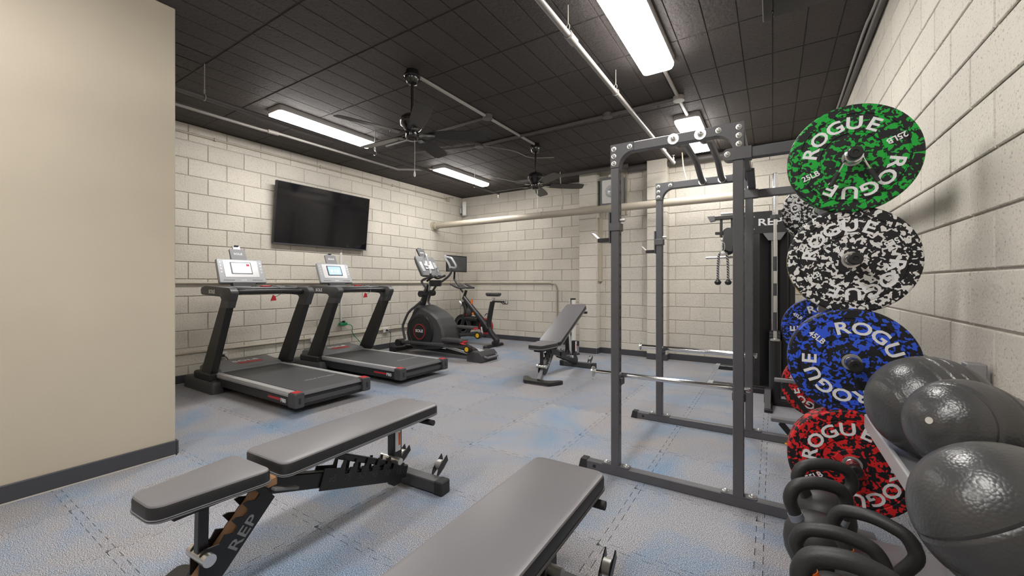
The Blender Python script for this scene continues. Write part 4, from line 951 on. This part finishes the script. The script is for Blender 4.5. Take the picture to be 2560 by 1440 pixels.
# lower link rods, mast, upper moving arms with loop grips
ep('swing_rod', MB().tube([Z(222, 1140, 4.76), Z(200, 1010, 4.76), Z(215, 950, 4.76), Z(262, 850, 4.76), Z(330, 790, 4.78), Z(395, 735, 4.80)], .020, 10, sub=4), M_dgrey)
ep('swing_rod', MB().tube([Z(760, 1060, 5.3), Z(720, 1000, 5.3), Z(640, 930, 5.3), Z(590, 905, 5.25)], .022, 10, sub=4), M_mgrey)
ep('mast', MB().tube([Z(395, 800, 5.0), Z(430, 700, 5.0), Z(478, 555, 5.0)], [.058, .05, .036], 16), M_satin); ep('mast_tube', MB().tube([Z(455, 640, 5.0), Z(500, 520, 5.0)], .030, 14), M_alu)
for ya, zs in ((4.85, [(420, 640), (440, 600), (428, 570), (400, 530), (415, 505), (480, 475), (495, 440)]), (5.22, [(505, 825), (500, 785), (470, 740), (490, 660), (525, 610), (560, 560), (640, 505), (690, 460), (712, 420), (705, 385)])):
    hb = ep('moving_arm', MB().tube([Z(a, b, ya) for a, b in zs], .019, 10, sub=4), M_dgrey)
lp = [Z(a, b, 4.85) for a, b in ((495, 440), (488, 395), (470, 370), (450, 365), (430, 340), (422, 280), (432, 240), (448, 245), (460, 290), (475, 350))]
ep('arm_grip', MB().tube(lp, .017, 10, sub=3), M_alu)
lp = [Z(a, b, 5.22) for a, b in ((708, 395), (690, 340), (660, 290), (642, 255), (660, 262), (710, 275), (730, 300), (762, 355), (750, 380), (712, 375))]
ep('arm_grip', MB().tube(lp, .017, 10, sub=3), M_alu)
for a, b, ya in ((405, 655, 4.84), (505, 645, 5.2)): c = Z(a, b, ya); ep('arm_pivot', MB().cyl(c+Vector((0, -.05, 0)), c+Vector((0, .05, 0)), .052, 18), M_black)
ep('fixed_handle', MB().tube([Z(455, 520, 4.92), Z(520, 475, 4.95), Z(570, 490, 5.05), Z(650, 460, 5.15)], .018, 10, sub=4), M_satin); ep('pulse_grip', MB().tube([Z(560, 470, 4.98), Z(556, 380, 4.98)], .018, 10), M_silver)
ep('cup_holder', MB().lathe([(.09, 0), (.10, .03), (.10, .10), (.085, .10), (.08, .03)], Z(545, 575, 5.0), (0, 0, 1), 24), M_black)
# console leaning back, facing the rider (+X)
A, B = Z(345, 255, 4.86), Z(440, 460, 4.86)
Mc = Matrix.Translation((B.x, YC, B.z)) @ Matrix.Rotation(math.atan2(A.x-B.x, A.z-B.z), 4, 'Y')
hh = (A-B).length
def ec(name, mb, m, par=None, **k): mb.v = [Mc @ v for v in mb.v]; return ep(name, mb, m, par, **k)
cn = ec('console', MB().rprism([(-.22, 0), (.22, 0), (.21, hh), (-.21, hh)], 'X', [(.006, -.03), (0, -.02), (0, 0), (.004, .004)], .012, 3), M_mgrey)
ec('console_back', MB().rprism([(-.215, 0), (.215, 0), (.205, hh-.01), (-.205, hh-.01)], 'X', [(.06, -.11), (0, -.04), (0, -.02)], .02, 3), M_black, cn)
ec('screen_frame', MB().rprism(rect(-.11, .11, hh*.30, hh*.78), 'X', [(0, .006), (.003, .011)], .008, 3), M_mgrey, cn); ec('screen', MB().box(.0105, .0125, -.09, .09, hh*.34, hh*.74), M_scr, cn)
for s in (-1, 1): ec('key_pad', MB().rprism(rect(s*.155-.03, s*.155+.03, hh*.2, hh*.7), 'X', [(0, .006), (.002, .010)], .01, 3), M_alu, cn)
th = ec('tablet_holder', MB().rprism(rect(-.08, .08, hh, hh+.165), 'X', [(.008, -.04), (0, -.03), (0, -.012), (.004, -.006)], .015, 3), M_dgrey)
ec('clip', MB().box(-.03, -.01, -.035, .035, hh+.15, hh+.185, .004), M_black, th); ec('lettering', MB().text('SOLE', (-.0055, 0, hh+.08), (0, 1, 0), (0, 0, 1), .03, .001, .02, 1.2), M_print, th)

# ------------------------------------------------------------------ exercise bike
YBK = 6.22
bk = thing('exercise_bike', (-4.9, YBK, 0), 'black spin bike with screen, in the back corner behind the elliptical', 'exercise bike')
def bp(name, mb, m=M_satin, par=None, **k): return part(name, mb, m, par or bk, world=True, **k)
def W(zx, zy, Y=YBK): return aY(960+zx/4.236, 580+zy/4.236, Y)
g0 = W(1190, 1165); 
bp('rear_foot', MB().rprism([(-4.40, YBK-.28), (-4.31, YBK-.28), (-4.31, YBK+.28), (-4.40, YBK+.28)], 'Z', [(0, 0), (0, .03), (.015, .05)], .02, 3), M_black)
bp('front_foot', MB().rprism([(-5.30, YBK-.26), (-5.21, YBK-.26), (-5.21, YBK+.26), (-5.30, YBK+.26)], 'Z', [(0, 0), (0, .03), (.015, .05)], .02, 3), M_black)
bp('main_frame', MB().tube([W(845, 690), W(930, 800), W(1065, 965), W(1110, 1030)], [.044, .052, .056, .06], 14, sub=3))
bp('seat_tube', MB().tube([W(1150, 740), W(1125, 870), W(1110, 980), W(1130, 1060), W(1195, 1150), (-4.35, YBK, .05)], [.046, .056, .056], 14, sub=4))
bp('lower_frame', MB().tube([(-5.24, YBK, .05), W(840, 960), W(860, 915), W(1000, 925)], .048, 12, sub=3)); bp('fork', MB().tube([W(845, 740), W(870, 830), W(850, 930), (-5.22, YBK, .06)], .046, 12, sub=3))
bp('fork_cover', MB().sphere(W(905, 845), .085, 16, 10, (.9, .6, 1.1)), M_dgrey)
fc = W(835, 985); fw = bp('flywheel', MB().lathe([(.17, -.02), (.205, -.022), (.21, -.012), (.21, .012), (.205, .022), (.17, .02), (.05, .018), (.045, .03), (.01, .03)], (fc.x, YBK, fc.z), (0, -1, 0), 40), M_black)
bp('flywheel_ring', MB().lathe([(.15, .0195), (.15, .024), (.12, .024), (.12, .0195)], (fc.x, YBK, fc.z), (0, -1, 0), 36), M_dgrey, fw)
bp('brake_cover', MB().sphere(W(870, 870), .055, 14, 8, (1.4, .7, .8)), M_red)
cc = W(1065, 1000); bp('chain_guard', MB().lathe([(.13, -.03), (.135, -.02), (.135, .02), (.125, .03), (.02, .034)], (cc.x, YBK+.05, cc.z), (0, -1, 0), 32), M_black)
bp('guard_ring', MB().lathe([(.150, -.02), (.152, .0), (.150, .02), (.128, .036), (.118, .034), (.118, -.02)], (cc.x, YBK+.05, cc.z), (0, -1, 0), 32), M_red)
bp('chain_cover', MB().beam((fc.x, YBK+.08, fc.z+.02), (cc.x, YBK+.08, cc.z), .05, .16, .02), M_black)
for s, e in ((-1, W(1085, 1095)), (1, W(1050, 930))):
    cr = bp('crank_arm', MB().tube([(cc.x, YBK+s*.10, cc.z), (e.x, YBK+s*.12, e.z)], .014, 8), M_alu); bp('pedal', MB().box(e.x-.05, e.x+.05, YBK+s*.13-.03, YBK+s*.13+.05, e.z-.015, e.z+.015, .006), M_black, cr)
bp('seat_post', MB().tube([W(1150, 760), W(1165, 695)], .022, 12), M_alu); bp('seat_slider', MB().beam(W(1150, 735), W(1270, 740), .05, .03), M_black)
sd = W(1165, 662); bp('saddle', MB().rprism([(sd.x-.19, YBK-.02), (sd.x-.05, YBK-.035), (sd.x+.08, YBK-.085), (sd.x+.13, YBK-.06), (sd.x+.13, YBK+.06), (sd.x+.08, YBK+.085), (sd.x-.05, YBK+.035), (sd.x-.19, YBK+.02)], 'Z', [(.03, sd.z-.035), (.004, sd.z-.01), (0, sd.z+.01), (.006, sd.z+.025), (.02, sd.z+.032)], .02, 3), M_dgrey)
for k in range(2): o = W(1255+k*25, 745); bp('weight_holder', MB().tube([o+Vector((0, -.08, .02)), o+Vector((.03, -.03, -.03)), o+Vector((.03, .05, -.03)), o+Vector((0, .1, .02))], .008, 6), M_black)
kn = W(930, 730); bp('resistance_knob', MB().cyl((kn.x, YBK, kn.z-.06), (kn.x, YBK, kn.z+.03), .022, 14), M_orange); kn2 = W(958, 862); bp('frame_accent', MB().cyl((kn2.x, YBK-.055, kn2.z), (kn2.x, YBK-.035, kn2.z), .022, 14), M_orange)
kn3 = W(1090, 860); bp('adjust_lever', MB().tube([W(1130, 870), W(1085, 865), W(1068, 885)], .008, 8), M_satin)
bp('handlebar_post', MB().tube([W(845, 700), W(870, 620)], .028, 12), M_black); bp('water_bottle_holder', MB().tube([W(800, 740), W(830, 775)], .035, 12), M_alu)
h0 = W(800, 590); hb = MB()
for s in (-1, 1):
    hb.tube([(-5.02, YBK+s*.02, 1.085), (-5.00, YBK+s*.14, 1.085), (-4.97, YBK+s*.20, 1.085), (-5.06, YBK+s*.225, 1.10), (-5.20, YBK+s*.225, 1.16)], .020, 10, sub=3)
    hb.tube([(-5.02, YBK+s*.03, 1.085), (-5.14, YBK+s*.05, 1.13), (-5.18, YBK+s*.05, 1.17)], .015, 10, sub=3)
bp('handlebar', hb, M_dgrey)
sA, sB = W(625, 262), W(910, 420); sx = -5.23
q = aX(1105, 645, sx), aX(1174, 642, sx)
yy0, yy1 = q[0].y, q[1].y; zt = aX(1174, 642, sx).z; zb = aX(1174, 681, sx).z
bp('screen_post', MB().tube([(-5.08, YBK, 1.0), (-5.30, YBK, 1.25), (sx-.05, YBK, (zt+zb)/2)], .020, 10), M_black)
sn = bp('screen_case', MB().rprism(rect(YBK-.30, YBK+.30, zb, zt), 'X', [(.012, sx-.03), (0, sx-.02), (0, sx+.004), (.003, sx+.007)], .012, 3), M_black)
bp('screen', MB().box(sx+.0065, sx+.0085, YBK-.275, YBK+.275, zb+.022, zt-.022), M_scrd, sn)
bp('power_cord', MB().tube([(sx-.02, YBK+.05, zb), (sx, YBK+.10, .95), (sx-.05, YBK+.16, .5), (sx-.12, YBK+.2, .02)], .004, 6, sub=6), M_mgrey)
